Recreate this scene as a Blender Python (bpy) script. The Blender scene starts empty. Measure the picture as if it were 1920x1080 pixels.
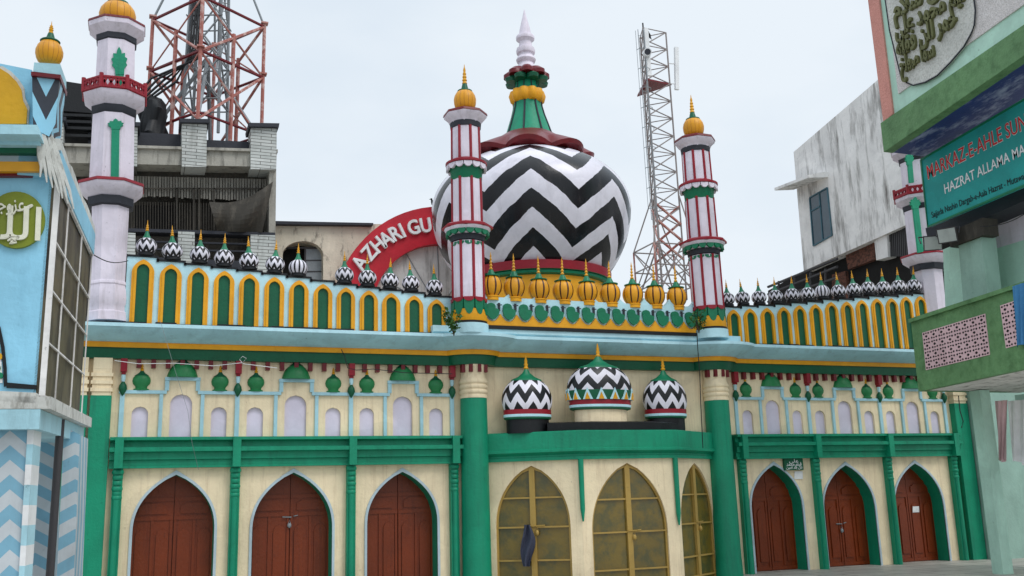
import bpy, math, random
from mathutils import Vector, Matrix
random.seed(7)
PI = math.pi
scn = bpy.context.scene
col = scn.collection

# ---------------------------------------------------------------- camera
F_PX, YAW, PITCH, ROLL = 1819.17, .3684, .214, -.0294
CAM = Vector((.4066, -23.7505, 2.206))
fw = Vector((math.sin(YAW)*math.cos(PITCH), math.cos(YAW)*math.cos(PITCH), math.sin(PITCH)))
r0 = Vector((math.cos(YAW), -math.sin(YAW), 0)); u0 = r0.cross(fw)
RT = math.cos(ROLL)*r0 + math.sin(ROLL)*u0
UP = -math.sin(ROLL)*r0 + math.cos(ROLL)*u0
cam = bpy.data.cameras.new('camera'); cam.sensor_width = 36; cam.lens = 36*F_PX/1920; cam.clip_end = 2000
camo = bpy.data.objects.new('camera', cam); col.objects.link(camo)
m = Matrix((RT, UP, -fw)).transposed().to_4x4(); m.translation = CAM
camo.matrix_world = m; scn.camera = camo

# ---------------------------------------------------------------- sky, sun, exposure
SUN_EL, SUN_AZ = math.radians(52), math.radians(150)      # azimuth from +Y towards +X
w = bpy.data.worlds.new('World'); scn.world = w; w.use_nodes = True
nt = w.node_tree; nt.nodes.clear()
def N(t, **k):
    n = nt.nodes.new(t)
    for a, b in k.items(): setattr(n, a, b)
    return n
out = N('ShaderNodeOutputWorld'); bg = N('ShaderNodeBackground'); bg.inputs[1].default_value = .1
sky = N('ShaderNodeTexSky', sky_type='NISHITA'); sky.sun_disc = False
sky.sun_elevation = SUN_EL; sky.sun_rotation = SUN_AZ; sky.dust_density = 3; sky.air_density = 1.2
tc = N('ShaderNodeTexCoord'); mp = N('ShaderNodeMapping'); mp.inputs['Scale'].default_value = (1, 1, 2.2)
nz = N('ShaderNodeTexNoise'); nz.inputs['Scale'].default_value = 1.7; nz.inputs['Detail'].default_value = 6; nz.inputs['Roughness'].default_value = .5
rp = N('ShaderNodeValToRGB')                                # overcast cloud: blue-grey to near white
rp.color_ramp.elements[0].position = .36; rp.color_ramp.elements[0].color = (6.7, 7.75, 8.85, 1)
rp.color_ramp.elements[1].position = .62; rp.color_ramp.elements[1].color = (8.5, 9.2, 9.85, 1)
sp = N('ShaderNodeSeparateXYZ'); mr = N('ShaderNodeMapRange')   # cloud deck brighter overhead
mr.inputs[1].default_value = .5; mr.inputs[2].default_value = 1; mr.inputs[3].default_value = 1; mr.inputs[4].default_value = 1.8
mul = N('ShaderNodeMix', data_type='RGBA', blend_type='MULTIPLY'); mul.inputs[0].default_value = 1
mix = N('ShaderNodeMix', data_type='RGBA'); mix.inputs[0].default_value = .93
L = nt.links.new
L(tc.outputs['Generated'], mp.inputs[0]); L(mp.outputs[0], nz.inputs['Vector']); L(nz.outputs['Fac'], rp.inputs[0])
L(tc.outputs['Generated'], sp.inputs[0]); L(sp.outputs['Z'], mr.inputs[0])
L(rp.outputs[0], mul.inputs[6]); L(mr.outputs[0], mul.inputs[7])
L(sky.outputs[0], mix.inputs[6]); L(mul.outputs[2], mix.inputs[7]); L(mix.outputs[2], bg.inputs[0]); L(bg.outputs[0], out.inputs[0])
sun = bpy.data.lights.new('sun', 'SUN'); sun.energy = 1.15; sun.angle = math.radians(25); sun.color = (1, .97, .93)
suno = bpy.data.objects.new('sun', sun); col.objects.link(suno)
sd = Vector((math.sin(SUN_AZ)*math.cos(SUN_EL), math.cos(SUN_AZ)*math.cos(SUN_EL), math.sin(SUN_EL)))
suno.rotation_euler = sd.to_track_quat('Z', 'Y').to_euler()
scn.view_settings.view_transform = 'Standard'; scn.view_settings.look = 'None'
scn.view_settings.exposure = .04; scn.view_settings.gamma = 1

# ---------------------------------------------------------------- surveying: a sight line of the photograph met with a real plane
def ray(px, py): return fw*F_PX + RT*(px-960) - UP*(py-540)
def at(px, py, X=None, Y=None, Z=None):
    d = ray(px, py)
    t = (X-CAM.x)/d.x if X is not None else (Y-CAM.y)/d.y if Y is not None else (Z-CAM.z)/d.z
    return CAM + d*t
def pix(p):
    d = Vector(p)-CAM; z = d.dot(fw)
    return 960+F_PX*d.dot(RT)/z, 540-F_PX*d.dot(UP)/z, z
class Plane:
    def __init__(s, p, n): s.p = Vector(p); s.n = Vector(n).normalized()
    def on(s, px, py, off=0):
        d = ray(px, py); p = s.p + s.n*off
        return CAM + d*((p-CAM).dot(s.n)/d.dot(s.n))
def zat(px, py, Y): return at(px, py, Y=Y).z
def axis_z(base, py):
    """height on the upright axis through base that is seen at row py"""
    z = base.z
    for _ in range(4):
        x, _y, _d = pix((base.x, base.y, z)); z = at(x, py, Y=base.y).z
    return z
def prof(base, pts):
    """(row, half width in px) -> (height above base, radius)"""
    o = []
    for py, hw in pts:
        z = axis_z(base, py); d = pix((base.x, base.y, z))[2]
        o.append((max(hw, .05)/F_PX*d, z-base.z))
    return o

# ---------------------------------------------------------------- materials
def lin(c): return tuple((v/255/12.92 if v/255 <= .04045 else ((v/255+.055)/1.055)**2.4) for v in c)
def lerp(a, b, t): return tuple(x+(y-x)*t for x, y in zip(a, b))
MATS = {}
def new_mat(name):
    mt = bpy.data.materials.new(name); mt.use_nodes = True
    t = mt.node_tree; return mt, t, t.nodes['Principled BSDF']
def weather(t, bs, colsock, stain, stain_col, bump, sscale=(1.6, 1.6, .3), thr=(.52, .74)):
    n = t.nodes.new; l = t.links.new
    g = n('ShaderNodeNewGeometry')
    n1 = n('ShaderNodeTexNoise'); n1.inputs['Scale'].default_value = .9; n1.inputs['Detail'].default_value = 7; n1.inputs['Roughness'].default_value = .65
    l(g.outputs['Position'], n1.inputs['Vector'])
    r1 = n('ShaderNodeMapRange'); r1.inputs[1].default_value = .3; r1.inputs[2].default_value = .7; r1.inputs[3].default_value = .8; r1.inputs[4].default_value = 1.08
    l(n1.outputs['Fac'], r1.inputs[0])
    mu = n('ShaderNodeMix'); mu.data_type = 'RGBA'; mu.blend_type = 'MULTIPLY'; mu.inputs[0].default_value = 1
    if isinstance(colsock, tuple): mu.inputs[6].default_value = (*colsock, 1)
    else: l(colsock, mu.inputs[6])
    l(r1.outputs[0], mu.inputs[7])
    last = mu.outputs[2]
    if stain > 0:
        mp = n('ShaderNodeMapping'); mp.inputs['Scale'].default_value = sscale; l(g.outputs['Position'], mp.inputs[0])
        n2 = n('ShaderNodeTexNoise'); n2.inputs['Scale'].default_value = 2.2; n2.inputs['Detail'].default_value = 8; n2.inputs['Roughness'].default_value = .7
        l(mp.outputs[0], n2.inputs['Vector'])
        r2 = n('ShaderNodeMapRange'); r2.inputs[1].default_value = thr[0]; r2.inputs[2].default_value = thr[1]; r2.inputs[3].default_value = 0; r2.inputs[4].default_value = stain
        l(n2.outputs['Fac'], r2.inputs[0])
        mx = n('ShaderNodeMix'); mx.data_type = 'RGBA'; mx.inputs[7].default_value = (*stain_col, 1)
        l(r2.outputs[0], mx.inputs[0]); l(last, mx.inputs[6]); last = mx.outputs[2]
    # repainted patches with their own edges, and small chips
    n4 = n('ShaderNodeTexNoise'); n4.inputs['Scale'].default_value = .55; n4.inputs['Detail'].default_value = 3; n4.inputs['Distortion'].default_value = .6; l(g.outputs['Position'], n4.inputs['Vector'])
    r4 = n('ShaderNodeMapRange'); r4.inputs[1].default_value = .5; r4.inputs[2].default_value = .515; r4.inputs[3].default_value = 1; r4.inputs[4].default_value = .93; l(n4.outputs['Fac'], r4.inputs[0])
    n5 = n('ShaderNodeTexNoise'); n5.inputs['Scale'].default_value = 7; n5.inputs['Detail'].default_value = 6; n5.inputs['Roughness'].default_value = .75; l(g.outputs['Position'], n5.inputs['Vector'])
    r5 = n('ShaderNodeMapRange'); r5.inputs[1].default_value = .64; r5.inputs[2].default_value = .7; r5.inputs[3].default_value = 1; r5.inputs[4].default_value = 1-.9*min(.5, stain); l(n5.outputs['Fac'], r5.inputs[0])
    mm = n('ShaderNodeMath'); mm.operation = 'MULTIPLY'; l(r4.outputs[0], mm.inputs[0]); l(r5.outputs[0], mm.inputs[1])
    m6 = n('ShaderNodeMix'); m6.data_type = 'RGBA'; m6.blend_type = 'MULTIPLY'; m6.inputs[0].default_value = 1; l(last, m6.inputs[6]); l(mm.outputs[0], m6.inputs[7]); last = m6.outputs[2]
    l(last, bs.inputs['Base Color'])
    if bump:
        n3 = n('ShaderNodeTexNoise'); n3.inputs['Scale'].default_value = 14; n3.inputs['Detail'].default_value = 5
        l(g.outputs['Position'], n3.inputs['Vector'])
        b = n('ShaderNodeBump'); b.inputs['Strength'].default_value = bump; b.inputs['Distance'].default_value = .03
        l(n3.outputs['Fac'], b.inputs['Height']); l(b.outputs[0], bs.inputs['Normal'])
def paint(name, c, rough=.55, stain=.3, stain_c=(70, 65, 58), bump=.25, spec=.35, **k):
    mt, t, bs = new_mat(name); bs.inputs['Roughness'].default_value = rough; bs.inputs['Specular IOR Level'].default_value = spec
    weather(t, bs, lin(c), stain, lin(stain_c), bump, **k); MATS[name] = mt; return mt
def uvmath(t):
    n = t.nodes.new; l = t.links.new
    tcn = n('ShaderNodeTexCoord'); s = n('ShaderNodeSeparateXYZ'); l(tcn.outputs['UV'], s.inputs[0])
    def M(op, a, b=None):
        x = n('ShaderNodeMath'); x.operation = op
        for i, v in enumerate((a, b)):
            if v is None: continue
            if isinstance(v, (int, float)): x.inputs[i].default_value = v
            else: l(v, x.inputs[i])
        return x.outputs[0]
    return s.outputs[0], s.outputs[1], M
def two_tone(name, fac, t, bs, c1, c2, stain=.2, rough=.45):
    mx = t.nodes.new('ShaderNodeMix'); mx.data_type = 'RGBA'; mx.inputs[6].default_value = (*lin(c1), 1); mx.inputs[7].default_value = (*lin(c2), 1)
    t.links.new(fac, mx.inputs[0]); bs.inputs['Roughness'].default_value = rough; bs.inputs['Specular IOR Level'].default_value = .4
    weather(t, bs, mx.outputs[2], stain, lin((95, 90, 88)), .12)
def zigzag(name, n, period, amp, u0=0., v0=0., c1=(232, 228, 238), c2=(16, 17, 22), duty=.5, rough=.4):
    mt, t, bs = new_mat(name); u, v, M = uvmath(t)
    tri = M('PINGPONG', M('MULTIPLY', M('ADD', M('SUBTRACT', u, u0), 10.), n), .5)
    gp = t.nodes.new('ShaderNodeNewGeometry'); nw_ = t.nodes.new('ShaderNodeTexNoise'); nw_.inputs['Scale'].default_value = 2.6/period; nw_.inputs['Detail'].default_value = 3
    t.links.new(gp.outputs['Position'], nw_.inputs['Vector'])       # unsteady brush line
    tt = M('ADD', M('ADD', M('ADD', M('DIVIDE', v, period), M('MULTIPLY', M('SUBTRACT', nw_.outputs['Fac'], .5), .13)), M('MULTIPLY', tri, 2*amp)), 10.+v0)
    two_tone(name, M('LESS_THAN', M('FRACT', tt), duty), t, bs, c1, c2, rough=rough); MATS[name] = mt
def ustripe(name, n, width, c1, c2, u0=0., rough=.45):
    mt, t, bs = new_mat(name); u, v, M = uvmath(t)
    tri = M('PINGPONG', M('MULTIPLY', M('ADD', M('SUBTRACT', u, u0), 10.), n), .5)
    two_tone(name, M('LESS_THAN', tri, width), t, bs, c1, c2, rough=rough); MATS[name] = mt

paint('beige', (247, 227, 190), stain=.5, stain_c=(178, 150, 118), bump=.3, sscale=(3.2, 3.2, .2), thr=(.5, .72))
paint('green', (12, 144, 108), rough=.5, stain=.55, stain_c=(14, 102, 80), sscale=(3.4, 3.4, .22), thr=(.48, .72), bump=.3)
paint('deep_green', (8, 92, 62), rough=.45, stain=.2, stain_c=(5, 50, 38))
paint('leaf_green', (10, 118, 82), rough=.4, stain=.1)
paint('dome_green', (38, 128, 74), rough=.4, stain=.15, stain_c=(20, 70, 40))
paint('yellow', (236, 166, 26), rough=.45, stain=.25, stain_c=(150, 92, 15))
paint('gold', (226, 160, 24), rough=.35, stain=.2, stain_c=(120, 75, 15))
paint('sky_blue', (172, 216, 228), stain=.4, stain_c=(110, 130, 135))
paint('pale_blue', (192, 232, 242), stain=.25, stain_c=(130, 160, 168))
paint('lilac_white', (232, 222, 234), stain=.45, stain_c=(160, 150, 152), bump=.2, sscale=(3, 3, .2), thr=(.5, .72))
paint('niche_white', (224, 216, 234), stain=.12, stain_c=(180, 165, 185), bump=.1)
paint('trim_grey', (186, 204, 212), stain=.3, stain_c=(110, 110, 112))
paint('maroon', (150, 22, 40), rough=.4, stain=.25, stain_c=(80, 10, 18))
paint('dark_maroon', (112, 22, 30), rough=.4, stain=.35, stain_c=(60, 12, 16))
paint('door_red', (124, 50, 14), rough=.4, stain=.6, stain_c=(62, 20, 8), sscale=(2.5, 2.5, .25))
paint('black', (16, 18, 22), rough=.5, stain=.25, stain_c=(60, 62, 64))
paint('charcoal', (48, 50, 58), rough=.6, stain=.3, stain_c=(20, 20, 22))
paint('olive_frame', (178, 146, 76), rough=.45, stain=.3, stain_c=(110, 85, 40))
paint('steel', (140, 146, 150), rough=.45, stain=.3, stain_c=(90, 70, 55)); 
paint('mast_grey', (150, 141, 138), rough=.55, stain=.6, stain_c=(120, 84, 72), sscale=(1, 1, 1))
paint('red_steel', (174, 106, 96), rough=.6, stain=.55, stain_c=(225, 205, 195), sscale=(1, 1, 1), thr=(.5, .6))
paint('dark_steel', (64, 62, 64), rough=.6, stain=.3)
paint('old_concrete', (172, 168, 158), rough=.85, stain=.9, stain_c=(44, 42, 38), bump=.5)
paint('old_white', (236, 233, 230), rough=.85, stain=.9, stain_c=(92, 86, 80), bump=.4, sscale=(1.6, 1.3, .2), thr=(.5, .72))
paint('old_cream', (222, 212, 192), rough=.85, stain=.9, stain_c=(66, 58, 52), bump=.4, sscale=(1.4, 1.4, .5), thr=(.56, .7))
paint('pleat_grey', (130, 126, 118), rough=.8, stain=.6, stain_c=(70, 66, 60))
paint('tarp', (62, 58, 52), rough=.8, stain=.5, stain_c=(120, 112, 100))
paint('dark_hole', (22, 20, 19), rough=.9, stain=.3, stain_c=(44, 40, 36))
paint('brick_red', (112, 72, 58), rough=.9, stain=.8, stain_c=(45, 36, 32), sscale=(3, 3, 5), thr=(.45, .6))
paint('wall_blue', (146, 206, 232), stain=.35, stain_c=(110, 165, 190))
paint('olive_green', (122, 134, 34), stain=.2)
paint('ivory', (228, 226, 206), stain=.1)
paint('mustard', (212, 160, 24), stain=.3, stain_c=(150, 110, 30))
paint('peeling', (208, 208, 202), rough=.9, stain=.7, stain_c=(120, 116, 106), bump=.4, sscale=(4, 4, 1.4), thr=(.5, .66))
paint('mint', (186, 224, 206), stain=.35, stain_c=(130, 165, 150))
paint('moss_green', (104, 146, 98), stain=.7, stain_c=(60, 98, 56), sscale=(2, 2, 1.5), thr=(.45, .7), bump=.4)
paint('pink', (226, 190, 194), stain=.35, stain_c=(150, 110, 112))
paint('teal', (30, 150, 146), rough=.5, stain=.15, stain_c=(20, 110, 110))
paint('sign_red', (196, 30, 48), rough=.45, stain=.2, stain_c=(150, 20, 36))
paint('letter_red', (202, 36, 40), stain=.1)
paint('white', (236, 236, 236), rough=.45, stain=.1)
paint('navy', (44, 60, 122), rough=.5, stain=.8, stain_c=(160, 170, 198), sscale=(1.2, .5, 2), thr=(.5, .66))
paint('reflection_glass', (120, 100, 38), rough=.22, stain=.75, stain_c=(72, 76, 48), sscale=(1.1, 1.1, 1.0), thr=(.44, .6), spec=.6, bump=.1)  # greenish blotches in the pane colour imitate vague reflections
paint('grimy_pane', (96, 88, 66), rough=.45, stain=.9, stain_c=(34, 28, 22), sscale=(2.2, 1.4, .6), thr=(.42, .6), spec=.3, bump=.1)
paint('window_glass', (58, 78, 90), rough=.15, stain=.3, spec=.7, bump=.03)
paint('frame_blue', (64, 104, 118), rough=.5, stain=.3)
paint('cloth_blue', (66, 70, 88), rough=.9, stain=.3, stain_c=(32, 34, 46))
paint('cloth_sky', (70, 130, 176), rough=.9, stain=.3, stain_c=(40, 90, 130))
paint('cloth_pink', (224, 188, 190), rough=.9, stain=.3, stain_c=(170, 120, 125))
paint('bark', (80, 66, 48), rough=.9); paint('leafy', (62, 104, 44), rough=.6, stain=.5, stain_c=(30, 60, 22))
paint('bird_black', (24, 24, 26), rough=.6)
paint('grey_green', (150, 182, 168), stain=.4, stain_c=(110, 138, 125))
paint('medallion_grey', (214, 214, 208), rough=.8, stain=.6, stain_c=(150, 150, 142), sscale=(9, 9, 9), thr=(.45, .65), bump=.6)
paint('pebble', (226, 220, 218), rough=.9, stain=.55, stain_c=(140, 134, 130), sscale=(14, 14, 14), thr=(.45, .62), bump=.8)
paint('pink_pebble', (222, 158, 146), rough=.9, stain=.6, stain_c=(176, 112, 100), sscale=(16, 16, 16), thr=(.45, .62), bump=.8)
paint('brass_letter', (104, 106, 66), rough=.6, stain=.6, stain_c=(60, 66, 40))
paint('lamp_glass', (170, 176, 172), rough=.2, stain=.3)

# white glazed tiles on the old piers
mt, t, bs = new_mat('tile'); MATS['tile'] = mt
g = t.nodes.new('ShaderNodeNewGeometry'); mp2 = t.nodes.new('ShaderNodeMapping'); mp2.inputs['Rotation'].default_value = (PI/2, 0, 0)
bk = t.nodes.new('ShaderNodeTexBrick'); bk.inputs['Color1'].default_value = (*lin((206, 208, 204)), 1); bk.inputs['Color2'].default_value = (*lin((186, 190, 186)), 1); bk.inputs['Mortar'].default_value = (*lin((104, 102, 98)), 1)
bk.inputs['Scale'].default_value = 1; bk.inputs['Brick Width'].default_value = .7; bk.inputs['Row Height'].default_value = .115; bk.inputs['Mortar Size'].default_value = .012
t.links.new(g.outputs['Position'], mp2.inputs[0]); t.links.new(mp2.outputs[0], bk.inputs['Vector'])
weather(t, bs, bk.outputs['Color'], .5, lin((90, 88, 80)), .15)
# stone slabs of the courtyard
mt, t, bs = new_mat('paving'); MATS['paving'] = mt
g = t.nodes.new('ShaderNodeNewGeometry')
bk = t.nodes.new('ShaderNodeTexBrick'); bk.inputs['Color1'].default_value = (*lin((182, 178, 168)), 1); bk.inputs['Color2'].default_value = (*lin((170, 166, 158)), 1); bk.inputs['Mortar'].default_value = (*lin((84, 80, 76)), 1)
bk.inputs['Scale'].default_value = 1; bk.inputs['Brick Width'].default_value = 1.2; bk.inputs['Row Height'].default_value = .9; bk.inputs['Mortar Size'].default_value = .02; bk.offset = .5
t.links.new(g.outputs['Position'], bk.inputs['Vector']); weather(t, bs, bk.outputs['Color'], .4, lin((110, 104, 96)), .2, sscale=(1, 1, 1))
# blue and white painted chevrons on flat faces: u across (0..1 is one chevron), v up in metres
def flat_chevron(name, c1, c2, period, amp):
    mt, t, bs = new_mat(name); u, v, M = uvmath(t)
    tri = M('PINGPONG', M('ADD', u, 10.), .5)
    two_tone(name, M('LESS_THAN', M('FRACT', M('ADD', M('ADD', M('DIVIDE', v, period), M('MULTIPLY', tri, 2*amp)), 10.)), .5), t, bs, c1, c2); MATS[name] = mt
flat_chevron('chevron_blue', (200, 206, 210), (128, 178, 200), .33, -.5)
flat_chevron('chevron_dark', (150, 208, 232), (52, 56, 66), .6, .6)

MW = 1/7; AZD = math.atan2(-13., -29.8)   # the big dome's front chevron looks at the courtyard
zigzag('zigzag_big', 7, 1.25, 1.0, u0=-.0605, v0=.652, rough=.26)
zigzag('zigzag_small', 9, .24, .6, v0=.78)
zigzag('zigzag_porch', 10, .49, .6, v0=.08)
ustripe('stripe_small', 12, .2, (230, 226, 236), (16, 17, 22))
ustripe('gold_ribbed', 8, .1, (228, 158, 24), (70, 30, 18), u0=.015)
ustripe('gold_plain', 16, .05, (230, 158, 20), (176, 108, 14))

# ---------------------------------------------------------------- mesh builder
class MB:
    def __init__(s): s.v = []; s.f = []; s.m = []; s.uv = []
    def face(s, pts, mi=0, uv=None):
        b = len(s.v); s.v += [tuple(p) for p in pts]; s.f.append(list(range(b, b+len(pts)))); s.m.append(mi); s.uv.append(uv)
    def box(s, a, b, mi=0):
        x0, y0, z0 = a; x1, y1, z1 = b
        c = [(x0,y0,z0),(x1,y0,z0),(x1,y1,z0),(x0,y1,z0),(x0,y0,z1),(x1,y0,z1),(x1,y1,z1),(x0,y1,z1)]
        k = len(s.v); s.v += c
        for f in ((0,3,2,1),(4,5,6,7),(0,1,5,4),(1,2,6,5),(2,3,7,6),(3,0,4,7)):
            s.f.append([k+i for i in f]); s.m.append(mi); s.uv.append(None)
    def hexa(s, c, mi=0):
        k = len(s.v); s.v += [tuple(p) for p in c]
        for f in ((0,3,2,1),(4,5,6,7),(0,1,5,4),(1,2,6,5),(2,3,7,6),(3,0,4,7)):
            s.f.append([k+i for i in f]); s.m.append(mi); s.uv.append(None)
    def extr(s, pts, d, mi=0, side=None, uv=None):
        """polygon pushed back along d"""
        d = Vector(d); k = len(s.v); n = len(pts); pts = [Vector(p) for p in pts]
        s.v += [tuple(p) for p in pts] + [tuple(p+d) for p in pts]
        s.f.append(list(range(k, k+n))); s.m.append(mi); s.uv.append(uv)
        s.f.append([k+n+i for i in reversed(range(n))]); s.m.append(mi); s.uv.append(None)
        for i in range(n):
            j = (i+1) % n; s.f.append([k+j, k+i, k+n+i, k+n+j]); s.m.append(mi if side is None else side); s.uv.append(None)
    def ring(s, outer, inner, d, mi=0):
        """open band between two equally long polylines, with depth"""
        for i in range(len(outer)-1):
            s.extr([outer[i], outer[i+1], inner[i+1], inner[i]], d, mi)
    def lathe(s, p, c=(0,0,0), seg=32, mi=0, rmod=None, phase=0., axis=None, flat=1., caps=True):
        """p = [(r, z[, mi])...] bottom to top about the upright axis at c; u = 0 faces -Y"""
        cx, cy, cz = c; k = len(s.v); ln = 0; vs = []
        for i, q in enumerate(p):
            if i: ln += math.hypot(q[0]-p[i-1][0], q[1]-p[i-1][1])
            vs.append(ln)
            for j in range(seg):
                a = 2*PI*(j+phase)/seg; r = q[0]*(rmod(a, q[1]) if rmod else 1)
                s.v.append((cx+r*math.sin(a), cy-r*math.cos(a)*flat, cz+q[1]))
        for i in range(len(p)-1):
            mm = p[i][2] if len(p[i]) > 2 else mi
            for j in range(seg):
                j2 = (j+1) % seg
                s.f.append([k+i*seg+j, k+i*seg+j2, k+(i+1)*seg+j2, k+(i+1)*seg+j]); s.m.append(mm)
                s.uv.append([(j/seg, vs[i]), ((j+1)/seg, vs[i]), ((j+1)/seg, vs[i+1]), (j/seg, vs[i+1])])
        if caps:
            s.f.append([k+j for j in reversed(range(seg))]); s.m.append(p[0][2] if len(p[0]) > 2 else mi); s.uv.append(None)
            e = k+(len(p)-1)*seg; s.f.append([e+j for j in range(seg)]); s.m.append(p[-1][2] if len(p[-1]) > 2 else mi); s.uv.append(None)
    def tube(s, pts, r, seg=6, mi=0):
        pts = [Vector(p) for p in pts]; k = len(s.v)
        rs = r if isinstance(r, (list, tuple)) else [r]*len(pts)
        for i, p in enumerate(pts):
            d = (pts[min(i+1, len(pts)-1)]-pts[max(i-1, 0)]).normalized()
            a = d.cross(Vector((0, 0, 1)) if abs(d.z) < .9 else Vector((1, 0, 0))).normalized(); b = d.cross(a)
            for j in range(seg):
                t = 2*PI*(j+.5)/seg; s.v.append(tuple(p + (a*math.cos(t)+b*math.sin(t))*rs[i]))
        for i in range(len(pts)-1):
            for j in range(seg):
                j2 = (j+1) % seg; s.f.append([k+i*seg+j, k+(i+1)*seg+j, k+(i+1)*seg+j2, k+i*seg+j2]); s.m.append(mi); s.uv.append(None)
        s.f.append([k+j for j in range(seg)]); s.m.append(mi); s.uv.append(None)
        e = k+(len(pts)-1)*seg; s.f.append([e+j for j in reversed(range(seg))]); s.m.append(mi); s.uv.append(None)
    def blob(s, c, r, seg=12, rings=8, mi=0):
        c = Vector(c); rx, ry, rz = r if isinstance(r, (tuple, list)) else (r, r, r); k = len(s.v)
        for i in range(rings+1):
            a = PI*i/rings
            for j in range(seg):
                b = 2*PI*j/seg; s.v.append((c.x+rx*math.sin(a)*math.cos(b), c.y+ry*math.sin(a)*math.sin(b), c.z-rz*math.cos(a)))
        for i in range(rings):
            for j in range(seg):
                j2 = (j+1) % seg; s.f.append([k+i*seg+j, k+i*seg+j2, k+(i+1)*seg+j2, k+(i+1)*seg+j]); s.m.append(mi); s.uv.append(None)
    def sweep(s, path, profile, mis=0):
        """path = [(x, y)] left to right; profile = [(out, z)] ; out is towards the courtyard"""
        n = len(path); k = len(s.v); np_ = len(profile); P = [Vector(p) for p in path]
        for i in range(n):
            d1 = (P[i]-P[i-1]).normalized() if i else None; d2 = (P[i+1]-P[i]).normalized() if i < n-1 else None
            d1 = d1 or d2; d2 = d2 or d1
            n1 = Vector((d1.y, -d1.x)); n2 = Vector((d2.y, -d2.x)); b = (n1+n2).normalized(); sc = 1/max(.4, b.dot(n1))
            for o, z in profile: s.v.append((P[i].x+b.x*o*sc, P[i].y+b.y*o*sc, z))
        for i in range(n-1):
            for j in range(np_-1):
                s.f.append([k+i*np_+j, k+i*np_+j+1, k+(i+1)*np_+j+1, k+(i+1)*np_+j][::-1]); s.m.append(mis[j] if isinstance(mis, (list, tuple)) else mis); s.uv.append(None)
        for e in (0, n-1):
            s.f.append([k+e*np_+j for j in range(np_)]); s.m.append(mis[0] if isinstance(mis, (list, tuple)) else mis); s.uv.append(None)
    def text(s, body, place, size=1., bold=0., mi=0, depth=.03):
        """lettering; place(x, y) gives the point of the board and the outward normal is taken from it"""
        vs, fs, wd = glyphs(body, bold)
        k = len(s.v)
        for lay in (0, 1):
            for x, y in vs: s.v.append(tuple(place(x*size, y*size, depth if lay == 0 else 0)))
        nv = len(vs)
        for f in fs:
            s.f.append([k+i for i in f]); s.m.append(mi); s.uv.append(None)
        ed = {}
        for f in fs:
            for a, b in zip(f, f[1:]+f[:1]): ed[(a, b)] = 1
        for a, b in ed:
            if (b, a) not in ed: s.f.append([k+b, k+a, k+nv+a, k+nv+b]); s.m.append(mi); s.uv.append(None)
        return wd*size
    def build(s, name, mats, parent=None, at0=None, smooth=True):
        me = bpy.data.meshes.new(name)
        o = Vector(at0) if at0 is not None else (parent_world(parent) if parent else Vector((0, 0, 0)))
        me.from_pydata([tuple(Vector(p)-o) for p in s.v], [], s.f)
        if isinstance(mats, str): mats = [mats]
        for q in mats: me.materials.append(MATS[q])
        me.polygons.foreach_set('material_index', s.m)
        if any(q is not None for q in s.uv):
            ul = me.uv_layers.new(name='UVMap')
            for p, q in zip(me.polygons, s.uv):
                if q:
                    for li, c in zip(p.loop_indices, q): ul.data[li].uv = c
        if smooth:
            me.polygons.foreach_set('use_smooth', [True]*len(me.polygons)); me.set_sharp_from_angle(angle=math.radians(38))
        me.update()
        ob = bpy.data.objects.new(name, me); col.objects.link(ob)
        if parent is not None: ob.parent = parent
        elif at0 is not None: ob.location = o
        return ob
def parent_world(p):
    v = Vector((0, 0, 0))
    while p is not None: v = v + Vector(p.location); p = p.parent
    return v
_gl = {}
def glyphs(body, bold):
    if (body, bold) not in _gl:
        cu = bpy.data.curves.new('lettering', 'FONT'); cu.body = body; cu.offset = bold; cu.resolution_u = 3
        ob = bpy.data.objects.new('lettering', cu); col.objects.link(ob)
        dg = bpy.context.evaluated_depsgraph_get(); me = bpy.data.meshes.new_from_object(ob.evaluated_get(dg))
        vs = [(v.co.x, v.co.y) for v in me.vertices]; fs = [list(p.vertices) for p in me.polygons]
        wd = max([v[0] for v in vs] or [0])
        bpy.data.objects.remove(ob); bpy.data.curves.remove(cu); bpy.data.meshes.remove(me)
        _gl[(body, bold)] = (vs, fs, wd)
    return _gl[(body, bold)]
def tag(o, label=None, cat=None, group=None, kind=None):
    for k, v in (('label', label), ('category', cat), ('group', group), ('kind', kind)):
        if v: o[k] = v
    return o
def thing(name, label, cat, loc, group=None):
    o = bpy.data.objects.new(name, None); o.empty_display_size = .2; col.objects.link(o); o.location = loc
    return tag(o, label, cat, group)
def dup(root, loc, label):
    r = root.copy(); col.objects.link(r); r.location = loc; r['label'] = label
    for ch in [c for c in ALLCH(root)]:
        c = ch.copy(); col.objects.link(c); c.parent = r
        for g in ALLCH(ch):
            d = g.copy(); col.objects.link(d); d.parent = c
    return r
def ALLCH(o): return [c for c in bpy.data.objects if c.parent == o]
ORD = ['first', 'second', 'third', 'fourth', 'fifth', 'sixth', 'seventh', 'eighth', 'ninth', 'tenth', 'eleventh', 'twelfth', 'thirteenth']

# ---------------------------------------------------------------- ground
g = MB(); g.face([(-300, -300, 0), (300, -300, 0), (300, 300, 0), (-300, 300, 0)]); tag(g.build('ground', 'paving'), kind='structure')

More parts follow.
